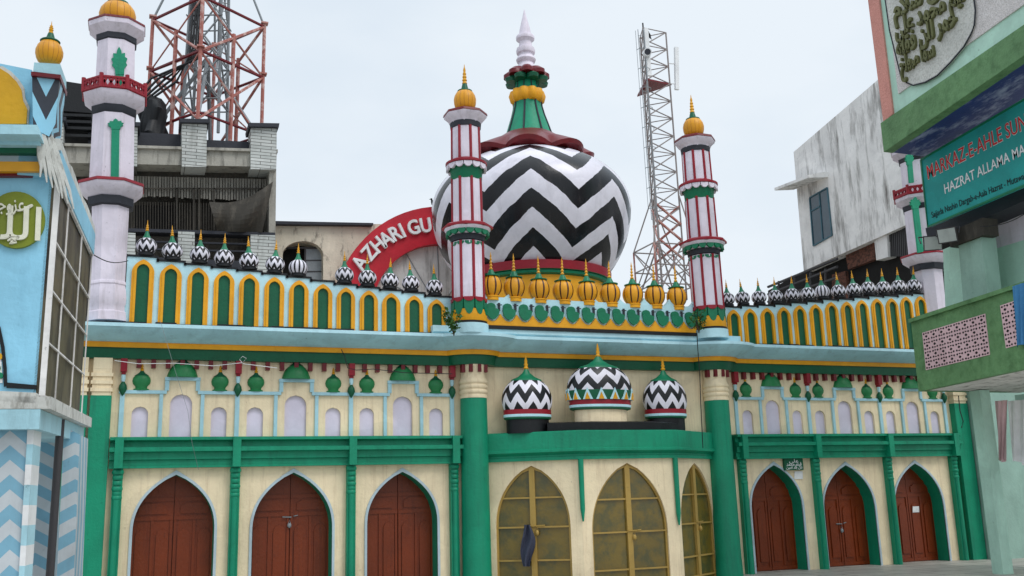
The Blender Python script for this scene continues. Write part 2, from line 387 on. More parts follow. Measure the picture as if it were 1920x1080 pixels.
# ================================================================ THE MOSQUE
X0 = lambda px, py, Y=0: at(px, py, Y=Y).x
XL = [X0(224, 840), X0(442, 840), X0(657, 840), X0(848, 840)]
XR = [X0(1385, 840), X0(1522, 840), X0(1657, 840), X0(1779, 840)]
XCL, XCR = X0(889, 900, -.25), X0(1341+17, 900, -.25)
mosque = thing('mosque', 'cream and green mosque front with arched red doors, green pillars and blue cornice', 'mosque', (12, 0, 0))
Z_BEIGE = zat(500, 873, -.1); Z_LIPB = zat(540, 844.4, -.25); Z_LIPT = zat(540, 837, -.25)
Z_LT = zat(540, 818.5, -.2); Z_LT2 = zat(540, 824, -.2)
Z_GB = zat(500, 677.5, -.18); Z_YB = zat(540, 659.5, -.25); Z_YT = zat(540, 650, -.3); Z_LB = zat(540, 622, -.85); Z_LIP = zat(540, 615.5, -.85)
Z_TOP = Z_GB + .3

def flatmap(y=0.): return lambda s, z, d=0.: Vector((s, y-d, z))
def edgemap(p, q):
    p = Vector((*p, 0)); q = Vector((*q, 0)); e = (q-p).normalized(); n = Vector((e.y, -e.x, 0))
    return lambda s, z, d=0.: p + e*s + n*d + Vector((0, 0, z))
def arch(sc, hw, z0, zs, za, a=2.4, b=.85, n=12):
    l = [(sc-hw, z0)] + [(sc-hw*(1-(i/n)**a)**b, zs+(za-zs)*i/n) for i in range(n)] + [(sc, za)]
    return l + [(2*sc-s, z) for s, z in reversed(l[:-1])]
def wall_with_arch(mb, mp, s0, s1, z0, z1, A, depth, mi=0, mj=0):
    h = len(A)//2; l = A[:h+1]; r = A[::-1][:h+1]
    for i in range(h):
        mb.face([mp(s0, l[i][1]), mp(l[i][0], l[i][1]), mp(l[i+1][0], l[i+1][1]), mp(s0, l[i+1][1])], mi)
        mb.face([mp(r[i][0], r[i][1]), mp(s1, r[i][1]), mp(s1, r[i+1][1]), mp(r[i+1][0], r[i+1][1])], mi)
    za = A[h][1]; mb.face([mp(s0, za), mp(s1, za), mp(s1, z1), mp(s0, z1)], mi)
    for p, q in zip(A, A[1:]):
        mb.face([mp(*p), mp(*q), mp(*q, -depth), mp(*p, -depth)], mj)
def offset_arch(A, t, zmul=1.25):
    h = len(A)//2; sc = A[h][0]; o = []
    for i, (s, z) in enumerate(A):
        k = 0 if i == 0 or i == len(A)-1 else 1
        p = Vector(A[max(i-1, 0)]); q = Vector(A[min(i+1, len(A)-1)]); d = (q-p).normalized()
        if i == h: o.append((s, z+t*1.7)); continue
        o.append((s-d.y*t, z+(d.x*t if k else 0)))
    return o

wall = MB(); trims = []
LEFT_D = [(249, 402, 982, 333, 890), (473, 622.6, 980, 551, 886), (688, 819.7, 978, 752, 884.7)]
RIGHT_D = [(1409, 1505, 960, 1448.5, 872), (1545, 1641, 960, 1586, 872), (1679, 1770, 960, 1713, 869)]
def door_set(XB, DD, last):
    for i, (pl, pr, py, pa, pya) in enumerate(DD):
        a, b = X0(pl, py), X0(pr, py); sc, hw = (a+b)/2, (b-a)/2
        za = zat(pa, pya, 0); A = arch(sc, hw, 0, za-hw*1.45, za)
        wall_with_arch(wall, flatmap(), XB[i], XB[i+1], 0, Z_BEIGE+.02, A, .55, 0, 1)
        t = MB(); mp = flatmap(); O = offset_arch(A, .06); d = Vector((0, .05, 0))
        t.ring([mp(*p, .03) for p in O], [mp(*p, .03) for p in A], d, 0)
        t.build('arch_trim', 'trim_grey', mosque)
        # the door: fixed frame, two leaves with raised rails and arched panels
        y = .5; f = MB(); f.box((sc-hw-.05, y+.03, 0), (sc+hw+.05, y+.1, za+.05)); door = f.build('door', 'door_red', mosque)
        for sg in (-1, 1):
            lf = MB(); x0, x1 = sorted((sc+sg*.008, sc+sg*(hw+.03))); wd = x1-x0
            lf.box((x0, y-.02, 0), (x1, y+.02, za))
            zt = za*.66
            for zz in (.02, zt, zt+.42): lf.box((x0, y-.045, zz), (x1, y-.021, zz+.09))
            for xx in (x0, x1-.07, x0+wd/2-.03): lf.box((xx, y-.048, .115), (xx+.06, y-.0215, zt-.005))
            for k in (0, 1):
                cx = x0+wd*(.25+.5*k); P = arch(cx, wd*.15, .25, zt-.38, zt-.2, 2, .5, 6)
                lf.extr([Vector((s, y-.05, z)) for s, z in P], (0, .028, 0))
            P = [(x0+wd*.15, zt+.14), (x1-wd*.15, zt+.14), (x1-wd*.15, zt+.3), (x1-wd*.3, zt+.38), (x0+wd*.3, zt+.38), (x0+wd*.15, zt+.3)]
            lf.extr([Vector((s, y-.05, z)) for s, z in P], (0, .028, 0))
            lf.build('leaf', 'door_red', door)
        if last and i == 1 or (not last and i == 1):
            lk = MB(); lz = zat(545, 985, .45) if not last else zat(1574, 995, .45); lx = sc-.02
            lk.tube([(lx-.16, y-.07, lz+.2), (lx+.05, y-.07, lz+.19)], .014); lk.tube([(lx+.1, y-.07, lz+.21), (lx+.2, y-.07, lz+.23)], .012)
            lk.blob((lx, y-.1, lz), (.05, .035, .06)); lk.tube([(lx-.03, y-.1, lz+.04), (lx, y-.09, lz+.13), (lx+.03, y-.1, lz+.04)], .008)
            lk.build('padlock', 'steel', door)
door_set(XL, LEFT_D, False); door_set(XR, RIGHT_D, True)
for a, b in ((XL[0]-.9, XL[0]), (XL[3], 8.9), (15.2, XR[0]), (XR[3], XR[3]+1.2)):
    wall.face([(a, 0, 0), (b, 0, 0), (b, 0, Z_BEIGE+.02), (a, 0, Z_BEIGE+.02)])
# upper band with round headed niches
nich = []; B_TOP = Z_TOP
def niche_band(XB, pxrow):
    for i in range(3):
        a, b = XB[i], XB[i+1]; wd = b-a
        cells = [(0, .33, .155, .07, .50), (.33, .69, .505, .096, .715), (.69, 1, .84, .07, .50)]
        H = Z_GB - Z_LT
        for c0, c1, cc, hw, top in cells:
            za = Z_LT+.03 + H*top*.76; hw *= wd
            A = arch(a+cc*wd, hw, Z_LT-.02, za-hw, za, 2, .5, 8)
            wall_with_arch(wall, flatmap(), a+c0*wd, a+c1*wd, Z_LT-.02, B_TOP, A, .1)
            n = MB(); n.box((a+cc*wd-hw-.03, .07, Z_LT-.02), (a+cc*wd+hw+.03, .11, za+.04)); n.build('niche', 'niche_white', mosque)
        zf = Z_LT + H*.56; zf2 = Z_LT + H*.735; t = .05; y0, y1 = -.05, 0.01
        mld = MB()
        def hb(s0, s1, z): mld.box((a+s0*wd, y0-.015, z), (a+s1*wd, y1, z+.075))
        def vb(s, z0, z1, k=.04): mld.box((a+s*wd-k, y0, z0), (a+s*wd+k, y1, z1))
        vb(0, Z_LT, zf-.002, .05); vb(.33, Z_LT, zf-.002); vb(.69, Z_LT, zf-.002)
        if i == 2: vb(1, Z_LT, zf-.002, .05)
        hb(-.03, .375, zf); hb(.645, 1.03 if i == 2 else .968, zf); vb(.375, zf+.077, zf2-.002, .045); vb(.645, zf+.077, zf2-.002, .045); hb(.355, .665, zf2)
        mld.build('niche_moulding', 'sky_blue', mosque)
        # relief domes over the niches
        for cc, z, R, big in ((.155, zf+.075, .2, 0), (.505, zf2+.075, .34, 1), (.84, zf+.075, .2, 0)):
            c = (a+cc*wd, -.0, z); d = MB()
            if big: P = [(R*1.0, 0), (R*.98, .06), (R*.86, .17), (R*.66, .27), (R*.42, .335), (R*.3, .36)]; cap = [(R*.5, .33), (R*.3, .37), (R*.1, .44), (.02, .48)]; ft = .46
            else: P = [(R*.8, 0), (R*.86, .03), (R*.62, .05), (R*.66, .09), (R*.92, .15), (R, .22), (R*.93, .29), (R*.7, .345)]; cap = [(R*.78, .34), (R*.62, .365), (R*.3, .41), (R*.12, .47)]; ft = .45
            d.lathe(P, c, 20, flat=.6); o = d.build('relief_dome', 'dome_green', mosque)
            k = MB(); k.lathe(cap, c, 16, flat=.6); k.build('cap', 'deep_green', o)
            k = MB(); k.lathe([(.03, ft), (.045, ft+.03), (.025, ft+.06), (.035, ft+.09), (.012, ft+.16)], c, 8); k.build('finial', 'gold', o)
niche_band(XL, None); niche_band(XR, None)
for a, b in ((XL[0]-.9, XL[0]), (XL[3], XR[0]), (XR[3], XR[3]+1.2)):
    wall.face([(a, 0, Z_LT-.02), (b, 0, Z_LT-.02), (b, 0, B_TOP), (a, 0, B_TOP)])
wall.box((XL[0]-.9, .6, 0), (XR[3]+1.2, .8, B_TOP))
wall.build('wall', ['beige', 'green'], mosque)
rf = MB(); rf.box((XL[0]-.9, 0.01, B_TOP+.001), (XR[3]+1.2, 12, Z_LIP-.05)); rf.build('roof', 'old_concrete', mosque)

# green double ledge on each wing, with the pilasters carried up through it
def ledge(x0, x1):
    l = MB(); z = Z_BEIGE
    pr = [(0, z-.02), (.19, z-.02), (.19, z+.03), (.16, z+.035), (.16, z+.15), (.22, z+.17), (.22, Z_LIPB-.02), (.34, Z_LIPB), (.34, Z_LIPT), (.17, Z_LIPT+.02), (.15, Z_LT2-.03), (.3, Z_LT2), (.3, Z_LT), (0, Z_LT+.01)]
    l.sweep([(x0, 0), (x1, 0)], pr); l.build('ledge', 'green', mosque)
ledge(XL[0]-.2, 8.3); ledge(XR[0]-.2, XR[3]+.25)
def pilaster(x):
    p = MB(); p.box((x-.105, -.16, 0), (x+.105, 0.01, Z_BEIGE-.02)); p.box((x-.09, -.365, Z_BEIGE-.02), (x+.09, 0, Z_LT-.005))
    zt = Z_BEIGE-.1
    for k, (dz, r) in enumerate(((.0, .13), (.12, .115), (.24, .105), (.36, .12), (.46, .1), (.56, .115))):
        p.lathe([(r*.85, zt-dz-.05), (r, zt-dz-.02), (r, zt-dz+.02), (r*.85, zt-dz+.05)], (x, -.12, 0), 14)
    p.lathe([(.075, 0), (.075, zt-.6)], (x, -.16, 0), 14, caps=False)
    p.build('pilaster', 'green', mosque)
for x in XL + XR: pilaster(x)

# round columns with ringed cream capitals
def column(x, y, r, zc, ztop):
    c = MB(); c.lathe([(r*1.12, 0), (r*1.06, .5), (r*1.0, zc)], (x, y, 0), 36); o = c.build('column', 'green', mosque)
    k = MB(); h = ztop-zc; P = [(r*1.02, zc+.001), (r*1.03, zc+.05)]
    for i in range(3):
        z = zc+.1+i*.15*h; P += [(r*.98, z), (r*1.06, z+.03), (r*1.08, z+.07), (r*1.02, z+.11)]
    P += [(r*.93, zc+.62*h), (r*.92, zc+.7*h), (r*.97, ztop)]
    k.lathe(P, (x, y, 0), 36); k.build('capital', 'beige', o)
YC = -.22; RC = .34
XCL = at(889, 800, Y=YC).x; XCR = at(1347, 800, Y=YC).x
ZC = zat(889, 745, YC-RC)
column(XCL, YC, RC, ZC, Z_GB); column(XCR, YC, RC, ZC, Z_GB)
def square_column(xa, xb, steps):
    c = MB(); c.box((xa, -.22, 0), (xb, .02, ZC)); o = c.build('column', 'green', mosque)
    k = MB(); z = ZC+.002
    for i in range(7):
        e = .03 if i in (1, 3, 5) else 0; zz = z+i*.085; k.box((xa+.02-e, -.2-e, zz), (xb-.02+e, .02, zz+.083))
    k.box((xa+.02, -.2, z+.596), (xb-.02, .02, Z_GB)); k.build('capital', 'beige', o)
square_column(X0(166, 800, -.2), X0(206, 800, -.2), 1)
square_column(X0(140, 900, -.1)-.6, X0(166, 800, -.2)-.06, 1)
square_column(XR[3]+.22, XR[3]+.75, 1)

# cornice that swells round the columns
def bulge(xc, r=.46):
    return [(xc-r-.12, 0), (xc-r, -.03)] + [(xc+r*math.sin(a), YC*.35-.3*math.cos(a)) for a in [(-75+15*i)*PI/180 for i in range(11)]] + [(xc+r, -.03), (xc+r+.12, 0)]
path = [(XL[0]-1.1, 0)] + bulge(XCL) + bulge(XCR) + [(XR[3]+1.3, 0)]
pr = [(.16, Z_GB), (.2, Z_YB), (.27, Z_YB+.002), (.29, Z_YT), (.33, Z_YT+.004), (.42, Z_YT+.04), (.6, Z_YT+.12), (.78, Z_LB-.06), (.84, Z_LB), (.86, Z_LB+.002), (.86, Z_LIP), (.3, Z_LIP+.06), (0, Z_LIP+.06)]
cn = MB(); cn.sweep(path, pr, [0, 0, 1, 1, 2, 2, 2, 2, 2, 3, 3, 3]); cn.sweep(path, [(0, Z_GB), (.16, Z_GB-.0)], 0)
cn.build('cornice', ['deep_green', 'yellow', 'sky_blue', 'pale_blue'], mosque)
# fringe of red dentils below it
def dentil(x, y, h=.2, wd=.1):
    d = MB(); d.box((x-wd/2, y-.13, Z_GB-h), (x+wd/2, y+.01, Z_GB-.002)); return d
for XB, n in ((XL, 8), (XR, 8)):
    for i in range(3):
        for k in range(n-1): dentil(XB[i]+(XB[i+1]-XB[i])*(k+1)/n, 0).build('dentil', 'dark_maroon', mosque)
    for x in XB:
        d = MB(); d.box((x-.07, -.17, Z_GB-.3), (x+.07, .01, Z_GB-.002)); d.box((x-.045, -.12, Z_GB-.36), (x+.045, .01, Z_GB-.302)); o = d.build('bracket', 'maroon', mosque)
        k = MB(); k.lathe([(.035, Z_GB-.52), (.05, Z_GB-.46), (.05, Z_GB-.362)], (x, -.06, 0), 10); k.build('stem', 'pale_blue', o)
        k = MB(); k.lathe([(.01, Z_GB-.84), (.05, Z_GB-.78), (.095, Z_GB-.69), (.08, Z_GB-.6), (.03, Z_GB-.522)], (x, -.06, 0), 12); k.build('drop', 'deep_green', o)
for xc in (XCL, XCR):
    for a in (-60, -25, 10, 45):
        a = math.radians(a); dentil(xc+.37*math.sin(a), YC-.33*math.cos(a)+.1, .2, .09).build('dentil', 'dark_maroon', mosque)

# porch: half-octagon bay with three arched glazed doors
D = 1.35
PP = [(X0(913, 861, -.1), -.1), (at(1087, 861, Y=-D).x, -D), (at(1264, 861, Y=-D).x, -D), (X0(1336, 861, -.1), -.1)]
ZPB = at(1181, 859.5, Y=-D-.1).z; ZPM = at(1181, 842, Y=-D-.15).z; ZPT = at(1181, 806, Y=-D-.1).z
por = MB()
PD = [(930, 1070, 1000, 873, 990), (1110, 1252, 1177, 868, 985), (1278, 1340, 1303, 868, 985)]
for (p, q), (pl, pr_, pa, pya, py) in zip(zip(PP, PP[1:]), PD):
    mp = edgemap(p, q); e = (Vector(q)-Vector(p)); Ln = e.length; nrm = mp(0, 0, 1)-mp(0, 0, 0); pln = Plane(mp(0, 0), nrm); ev = (mp(1, 0)-mp(0, 0))
    S = lambda px, py: (pln.on(px, py)-mp(0, 0)).dot(ev)
    a, b = max(.12, S(pl, py)), min(Ln-.1, S(pr_, py)); sc, hw = (a+b)/2, (b-a)/2; za = pln.on(pa, pya).z
    A = arch(sc, hw, 0, za-hw*1.6, za, 2.2, .74)
    wall_with_arch(por, mp, 0, Ln, 0, ZPB+.03, A, .2)
    fr = MB(); I = offset_arch(A, -.05); fr.ring([mp(*p_, -.05) for p_ in A], [mp(*p_, -.05) for p_ in I], -nrm*.05)
    fr.extr([mp(sc-.07, 0, -.03), mp(sc+.07, 0, -.03), mp(sc+.07, za-.1, -.03), mp(sc, za-.02, -.03), mp(sc-.07, za-.1, -.03)], -nrm*.08)
    for z in [za-hw*.84, za-hw*1.6, za-hw*2.45, za-hw*3.3, .1]:
        w_ = hw*(1-max(0, (z-(za-hw*1.6))/(hw*1.6))**2.2)**.74-.02
        fr.extr([mp(sc-w_, z-.02, -.045), mp(sc+w_, z-.02, -.045), mp(sc+w_, z+.02, -.045), mp(sc-w_, z+.02, -.045)], -nrm*.04)
    dr = fr.build('glazed_door', 'olive_frame', mosque)
    gl = MB(); gl.extr([mp(s, z, -.1) for s, z in offset_arch(A, .02)], -nrm*.03); gl.build('pane', 'reflection_glass', dr)
    lk = MB(); zl = za-hw*1.6-.14; lk.blob(mp(sc+.1, zl, .0), (.05, .05, .07)); lk.tube([mp(sc+.07, zl+.04, 0), mp(sc+.1, zl+.15, -.01), mp(sc+.13, zl+.04, 0)], .01); lk.tube([mp(sc-.05, zl+.16, -.01), mp(sc+.3, zl+.18, -.01)], .014)
    lk.build('padlock', 'olive_frame', dr)
por.build('porch_wall', 'beige', mosque)
pl_ = MB(); pth = [(PP[0][0]-.05, .05)] + PP + [(PP[3][0]+.05, .05)]
pth = PP
pl_.sweep(pth, [(0, ZPB), (.1, ZPB), (.1, ZPB+.08), (.08, ZPB+.09), (.08, ZPM-.1), (.2, ZPM-.03), (.2, ZPM+.03), (.15, ZPM+.05), (.15, ZPT-.02), (.12, ZPT), (-.1, ZPT)])
pl_.face([(x, y, ZPT-.03) for x, y in [(PP[0][0], 0)] + PP[:] + [(PP[3][0], 0)]])
pl_.build('porch_ledge', 'green', mosque)
for (x, y), px, y1 in ((PP[1], 1087, 978), (PP[2], 1264, 985)):
    z1 = at(px, y1, Y=y-.05).z; r = MB(); r.tube([(x, y-.05, ZPB+.01), (x, y-.05, z1+.3), (x, y-.05, z1)], [.07, .06, .02], 10); r.build('pendant_rod', 'green', mosque)
pr2 = MB(); cxp = (PP[1][0]+PP[2][0])/2
pr2.sweep([(PP[0][0]+1.35, -.93), (cxp-.95, -1.36), (cxp+.75, -1.36), (PP[3][0]-1.5, -.93)], [(0, ZPT-.02), (.02, ZPT+.2), (-.06, ZPT+.23), (-.5, ZPT+.24)]); pr2.build('porch_roof_curb', 'black', mosque)

# three domes on the porch roof
def porch_dome(px, Y, rows, label, dy=0):
    z_b = at(px, rows['base'], Y=Y).z; b = Vector((at(px, rows['base'], Y=Y).x, Y, z_b)); s = pix(b)[2]/F_PX
    R = rows['r']*s; FL = .55 if rows.get('mid') else .62; h = lambda k: k*s/math.cos(.1)
    t = thing('porch_dome', label, 'dome', b, 'zigzag domes over the porch')
    H = h(rows['base']-rows['bulb_top']); k = MB()
    p0 = rows['ped']; zp = h(p0)
    if rows.get('mid'): k.lathe([(R*.8, -.4), (R*.8, zp)], b, 32, 0, flat=FL)
    else: k.lathe([(R*.84, -.1), (R*.84, zp)], b, 32, 0, flat=FL)
    k.build('pedestal', 'beige' if rows.get('mid') else 'black', t)
    k = MB(); q = zp
    k.lathe([(R*.86, q, 1), (R*.93, q+.02, 1), (R*.93, q+.06, 2), (R*.95, q+.07, 2), (R*.95, q+.13, 0), (R*.94, q+.135, 0), (R*.94, q+.25, 0)], b, 40, flat=FL); k.build('band', ['maroon', 'deep_green', 'pale_blue'], t)
    q += .25; k = MB(); hh = H-q; n = 12; P = []
    for i in range(n+1):
        f = i/n; a = -.42+f*(PI*.5-.42*-1-.62); P.append((R*math.cos(a), q+hh*(math.sin(a)-math.sin(-.42))/(math.sin(-.42+PI*.5+.42-.62)-math.sin(-.42))))
    k.lathe(P, b, 64, flat=FL); k.build('shell', 'zigzag_porch', t)
    k = MB(); zt = H; rt = P[-1][0]
    k.lathe([(rt*1.06, zt-.02), (rt*1.02, zt+.02), (rt*.6, zt+.09), (rt*.28, zt+.19), (rt*.12, zt+.3)], b, 24, flat=FL); k.build('cap', 'leaf_green', t)
    k = MB(); z = zt+.29
    k.lathe([(.04, z), (.075, z+.04), (.04, z+.08), (.06, z+.13), (.035, z+.17), (.045, z+.2), (.01, z+.36)], b, 12, flat=FL); k.build('finial', 'gold', t)
    if rows.get('mid'):
        k = MB(); k.lathe([(R*.955, zp+.252), (R*1.0, zp+.33), (R*1.012, zp+.5), (R*.99, zp+.505)], b, 48, flat=FL); k.build('green_zone', 'deep_green', t)
        k = MB(); nn = 15
        for j in range(nn):
            a0, a1 = 2*PI*(j+.12)/nn, 2*PI*(j+.88)/nn; am = (a0+a1)/2; zz = b.z+zp+.255; rr = R*1.012
            A_ = lambda a, z, e=0: (b.x+(rr+e)*math.sin(a), b.y-(rr+e)*math.cos(a)*FL, z)
            k.extr([A_(a0, zz), A_(a1, zz), A_(am, zz+.3, .02)], Vector((-math.sin(am), math.cos(am), 0))*.05, 0)
            i0, i1 = am-(am-a0)*.5, am+(am-a0)*.5
            k.extr([A_(i0, zz+.002, .025), A_(i1, zz+.002, .025), A_(am, zz+.18, .04)], Vector((-math.sin(am), math.cos(am), 0))*.03, 1)
        k.build('petal_band', ['pale_blue', 'gold'], t)
porch_dome(990, -.5, dict(base=806, ped=18, r=50, bulb_top=714), 'small zigzag dome with green cap at the left end of the porch roof')
porch_dome(1250, -.5, dict(base=804, ped=18, r=45, bulb_top=715), 'small zigzag dome with green cap at the right end of the porch roof')
porch_dome(1127, -.86, dict(base=790, ped=20, r=66, bulb_top=690, mid=1), 'wide zigzag dome with gold petal band in the middle of the porch roof')

# ---------------------------------------------------------------- parapets with painted arch panels and little domes
def parapet(arches, doms, Y, label, edge0, edge1, group, dlabels, dr):
    T = .16; xs = [at(px, py+30, Y=Y).x for px, py in arches]; za = [at(px, py, Y=Y).z for px, py in arches]
    zb = Z_LIP+.03
    root = thing('parapet_wall', label, 'parapet wall', ((xs[0]+xs[-1])/2, Y, zb))
    n = len(xs); b = [edge0]+[(xs[i]+xs[i+1])/2 for i in range(n-1)]+[edge1]
    body = MB(); cap = MB(); zt = [z+.06 for z in za]
    for i in range(n):
        body.box((b[i], Y, zb-.06), (b[i+1], Y+T, zt[i]))
        cap.box((b[i]-.012, Y-.03, zt[i]+.001), (b[i+1]+.012, Y+T+.03, zt[i]+.045))
        if i < n-1:
            lo, hi = sorted((zt[i], zt[i+1]))
            x = b[i+1]; cap.box((x-.028, Y-.03, lo-.02), (x+.028, Y+T+.03, hi))
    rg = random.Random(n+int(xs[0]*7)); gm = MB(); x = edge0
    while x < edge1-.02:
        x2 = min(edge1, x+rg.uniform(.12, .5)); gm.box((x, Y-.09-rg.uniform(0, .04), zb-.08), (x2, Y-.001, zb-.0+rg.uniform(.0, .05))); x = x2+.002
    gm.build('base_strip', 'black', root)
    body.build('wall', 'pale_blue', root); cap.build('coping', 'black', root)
    for i in range(n):
        wd = (b[i+1]-b[i])*.4 if 0 < i < n-1 else (xs[1]-xs[0] if i == 0 else xs[-1]-xs[-2])*.4
        A = arch(xs[i], wd, zb, za[i]-wd*1.25, za[i], 1.9, .8, 8); I = arch(xs[i], wd*.56, zb, za[i]-.11-wd*.62, za[i]-.11, 2, .62, 8)
        f = MB(); f.ring([(s, Y-.05, z) for s, z in A], [(s, Y-.05, z) for s, z in I], (0, .05, 0))
        A2 = arch(xs[i], wd*.8, zb, za[i]-.05-wd*1.0, za[i]-.05, 1.9, .8, 8)
        f.ring([(s, Y-.07, z) for s, z in A2], [(s, Y-.07, z) for s, z in I], (0, .02, 0))
        o = f.build('arch_panel', 'yellow', root)
        p = MB(); p.extr([(s, Y-.012, z) for s, z in I], (0, .01, 0)); p.build('inset', 'deep_green', o)
    # domes on the coping
    for i, (di, px, py) in enumerate(doms):
        s = pix((xs[di], Y, za[di]))[2]/F_PX
        c = Vector((at(px, py, Y=Y+T/2).x, Y+T/2, zt[di]+.045))
        if di == 6: mini_dome(c, dr[i]*s, dlabels[i], group, True)
        else: mini_dome(c, dr[i]*s, dlabels[i], group, False)
PROTO = {}
def mini_dome(c, R, label, group, striped):
    key = (striped,)
    if key in PROTO:
        r = dup(PROTO[key][0], c, label); k = R/PROTO[key][1]; r.scale = (k, k, k); r['group'] = group; r.rotation_euler = (random.uniform(-.05, .05), random.uniform(-.06, .06), random.uniform(-.25, .25)); return r
    t = thing('mini_dome', label, 'mini dome', c, group); PROTO[key] = (t, R)
    k = MB(); k.lathe([(R*.82, 0), (R*.82, R*.22), (R*.7, R*.3), (R*.7, R*.36)], c, 20); k.build('base', 'black', t)
    P = []; n = 10
    for i in range(n+1):
        a = -.75+i/n*(.75+1.15); P.append((R*math.cos(a), R*.36+R*.92*(math.sin(a)+.682)))
    k = MB(); k.lathe(P, c, 40); k.build('bulb', 'stripe_small' if striped else 'zigzag_small', t)
    z = P[-1][1]; k = MB(); k.lathe([(P[-1][0]*1.12, z-.02*R), (R*.36, z+.12*R), (R*.24, z+.35*R), (R*.13, z+.75*R)], c, 16); k.build('cap', 'leaf_green', t)
    z += .74*R; k = MB(); k.lathe([(R*.12, z), (R*.2, z+.1*R), (R*.1, z+.22*R), (R*.16, z+.34*R), (R*.08, z+.46*R), (R*.12, z+.56*R), (R*.05, z+.7*R), (R*.02, z+1.15*R)], c, 8); k.build('finial', 'gold', t)
    return t
YP = -.55
AL = list(zip([268, 320, 371, 420, 467, 514, 560, 605, 648, 691, 733, 776, 818], [487, 496, 502.5, 508.5, 514, 520, 526, 533, 539.5, 545, 550, 554.5, 561.7]))
AR = list(zip([1376, 1407, 1439, 1470, 1500, 1530, 1559.5, 1589, 1617, 1645.5, 1673, 1700, 1727], [581, 579, 577.7, 576, 573, 571, 567, 566, 563, 560.4, 559.8, 557, 555.7]))
dl = [(0, 274.6, 460), (1, 324, 470), (2, 374.7, 475), (3, 420, 483), (4, 467.6, 488), (5, 515, 495), (6, 559, 498), (8, 645.8, 512), (9, 689, 518), (10, 730.5, 526), (11, 771, 532), (12, 815, 537)]
dr_ = [(i, x, y) for i, (x, y) in enumerate(zip([1363.6, 1393, 1423, 1454, 1485, 1515, 1541.5, 1573, 1601, 1628, 1656, 1685, 1713], [560, 559, 557, 557, 555, 552, 548, 548, 545, 544, 541, 538, 537]))]
ll = []
for i, d in enumerate(dl):
    if d[0] == 6: ll.append('small dome with vertical black stripes on the left parapet, by the arched window')
    elif d[0] < 6: ll.append('%s small zigzag dome right of the tall white minaret on the stepped parapet' % ORD[i])
    else: ll.append('%s small zigzag dome left of the pink minaret beside the big dome' % ORD[11-i])
lr = []
for i in range(13):
    if i == 6: lr.append('small dome with vertical black stripes on the parapet below the old white building')
    elif i < 6: lr.append('%s small zigzag dome right of the pink minaret on the right parapet' % ORD[i])
    else: lr.append('%s small zigzag dome after the vertically striped one, towards the green balcony' % ORD[i-7])
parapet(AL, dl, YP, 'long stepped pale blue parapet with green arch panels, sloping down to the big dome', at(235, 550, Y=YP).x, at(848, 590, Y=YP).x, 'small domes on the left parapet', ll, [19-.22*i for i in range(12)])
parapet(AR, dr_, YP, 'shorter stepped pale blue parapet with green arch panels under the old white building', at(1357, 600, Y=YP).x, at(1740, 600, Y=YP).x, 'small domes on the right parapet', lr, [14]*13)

# middle parapet: plinth, yellow wave, green scallops, cusped top
YM = -.72
xa, xb = at(905, 600, Y=YM).x, at(1305, 610, Y=YM).x
zk = at(1105, 618, Y=YM).z; zg = at(1105, 583, Y=YM).z; zc_ = at(1105, 567, Y=YM).z
mid = thing('parapet_wall', 'pale blue scalloped parapet with green leaves and yellow wave under the golden domes', 'parapet wall', ((xa+xb)/2, YM, Z_LIP))
b = MB(); b.box((xa, YM, Z_LIP+.0), (xb, YM+.3, zc_+.02))
nb = 8
for i in range(nb+1):
    x = xa+(xb-xa)*(i)/(nb+.0); q = .17
    b.extr([(x-q, YM+.01, zc_+.021), (x+q, YM+.01, zc_+.021), (x+.05, YM+.01, zc_+.12), (x, YM+.01, zc_+.2), (x-.05, YM+.01, zc_+.12)], (0, .12, 0))
b.build('wall', 'pale_blue', mid)
b = MB(); b.sweep([(xa-1.35, -.05), (xb+1.35, -.05)], [(.6, Z_LIP-.06), (.78, Z_LIP+.06), (.78, zk-.05), (.2, zk-.04)]); b.build('plinth', 'pale_blue', mid)
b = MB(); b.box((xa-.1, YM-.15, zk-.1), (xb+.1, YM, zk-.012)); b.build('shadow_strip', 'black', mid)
# yellow wave with points between the scallops
nw = 14; wv = MB(); step = (xb-xa)/nw; top = zk+.21
pts = [(xa, zk)]; 
for i in range(nw):
    x = xa+i*step
    for f, hgt in ((0, 1), (.12, .72), (.3, .42), (.5, .34), (.7, .42), (.88, .72)): pts.append((x+f*step, zk+.3*hgt))
pts.append((xb, zk+.3)); pts.append((xb, zk))
wv.extr([(x, YM-.12, z) for x, z in pts], (0, .115, 0)); wv.build('wave_band', 'yellow', mid)
for i in range(nw):
    x = xa+(i+.5)*step; z0 = zk+.14
    lf = MB(); h = (zg-zk)*.82
    P = [(x-step*.40, z0+h*.62), (x-step*.36, z0+h*.3), (x-step*.18, z0+h*.08), (x, z0), (x+step*.18, z0+h*.08), (x+step*.36, z0+h*.3), (x+step*.40, z0+h*.62), (x+step*.22, z0+h*.7), (x, z0+h*.76), (x-step*.22, z0+h*.74)]
    lf.extr([(q, YM-.17, z) for q, z in P], (0, .045, 0)); o = lf.build('leaf', 'leaf_green', mid)
    a = MB(); A = arch(x, step*.27, z0+h*.72, z0+h*.88, z0+h*1.1, 2, .5, 6); a.extr([(q, YM-.05, z) for q, z in A], (0, .045, 0)); a.build('arch', 'leaf_green', o)
    d = MB(); d.box((x+step*.44, YM-.04, z0+h*.62), (x+step*.56, YM-.003, z0+h*1.12)); d.box((x+step*.34, YM-.05, z0+h*.96), (x+step*.66, YM-.041, z0+h*1.02)); d.build('dart', 'charcoal', o)
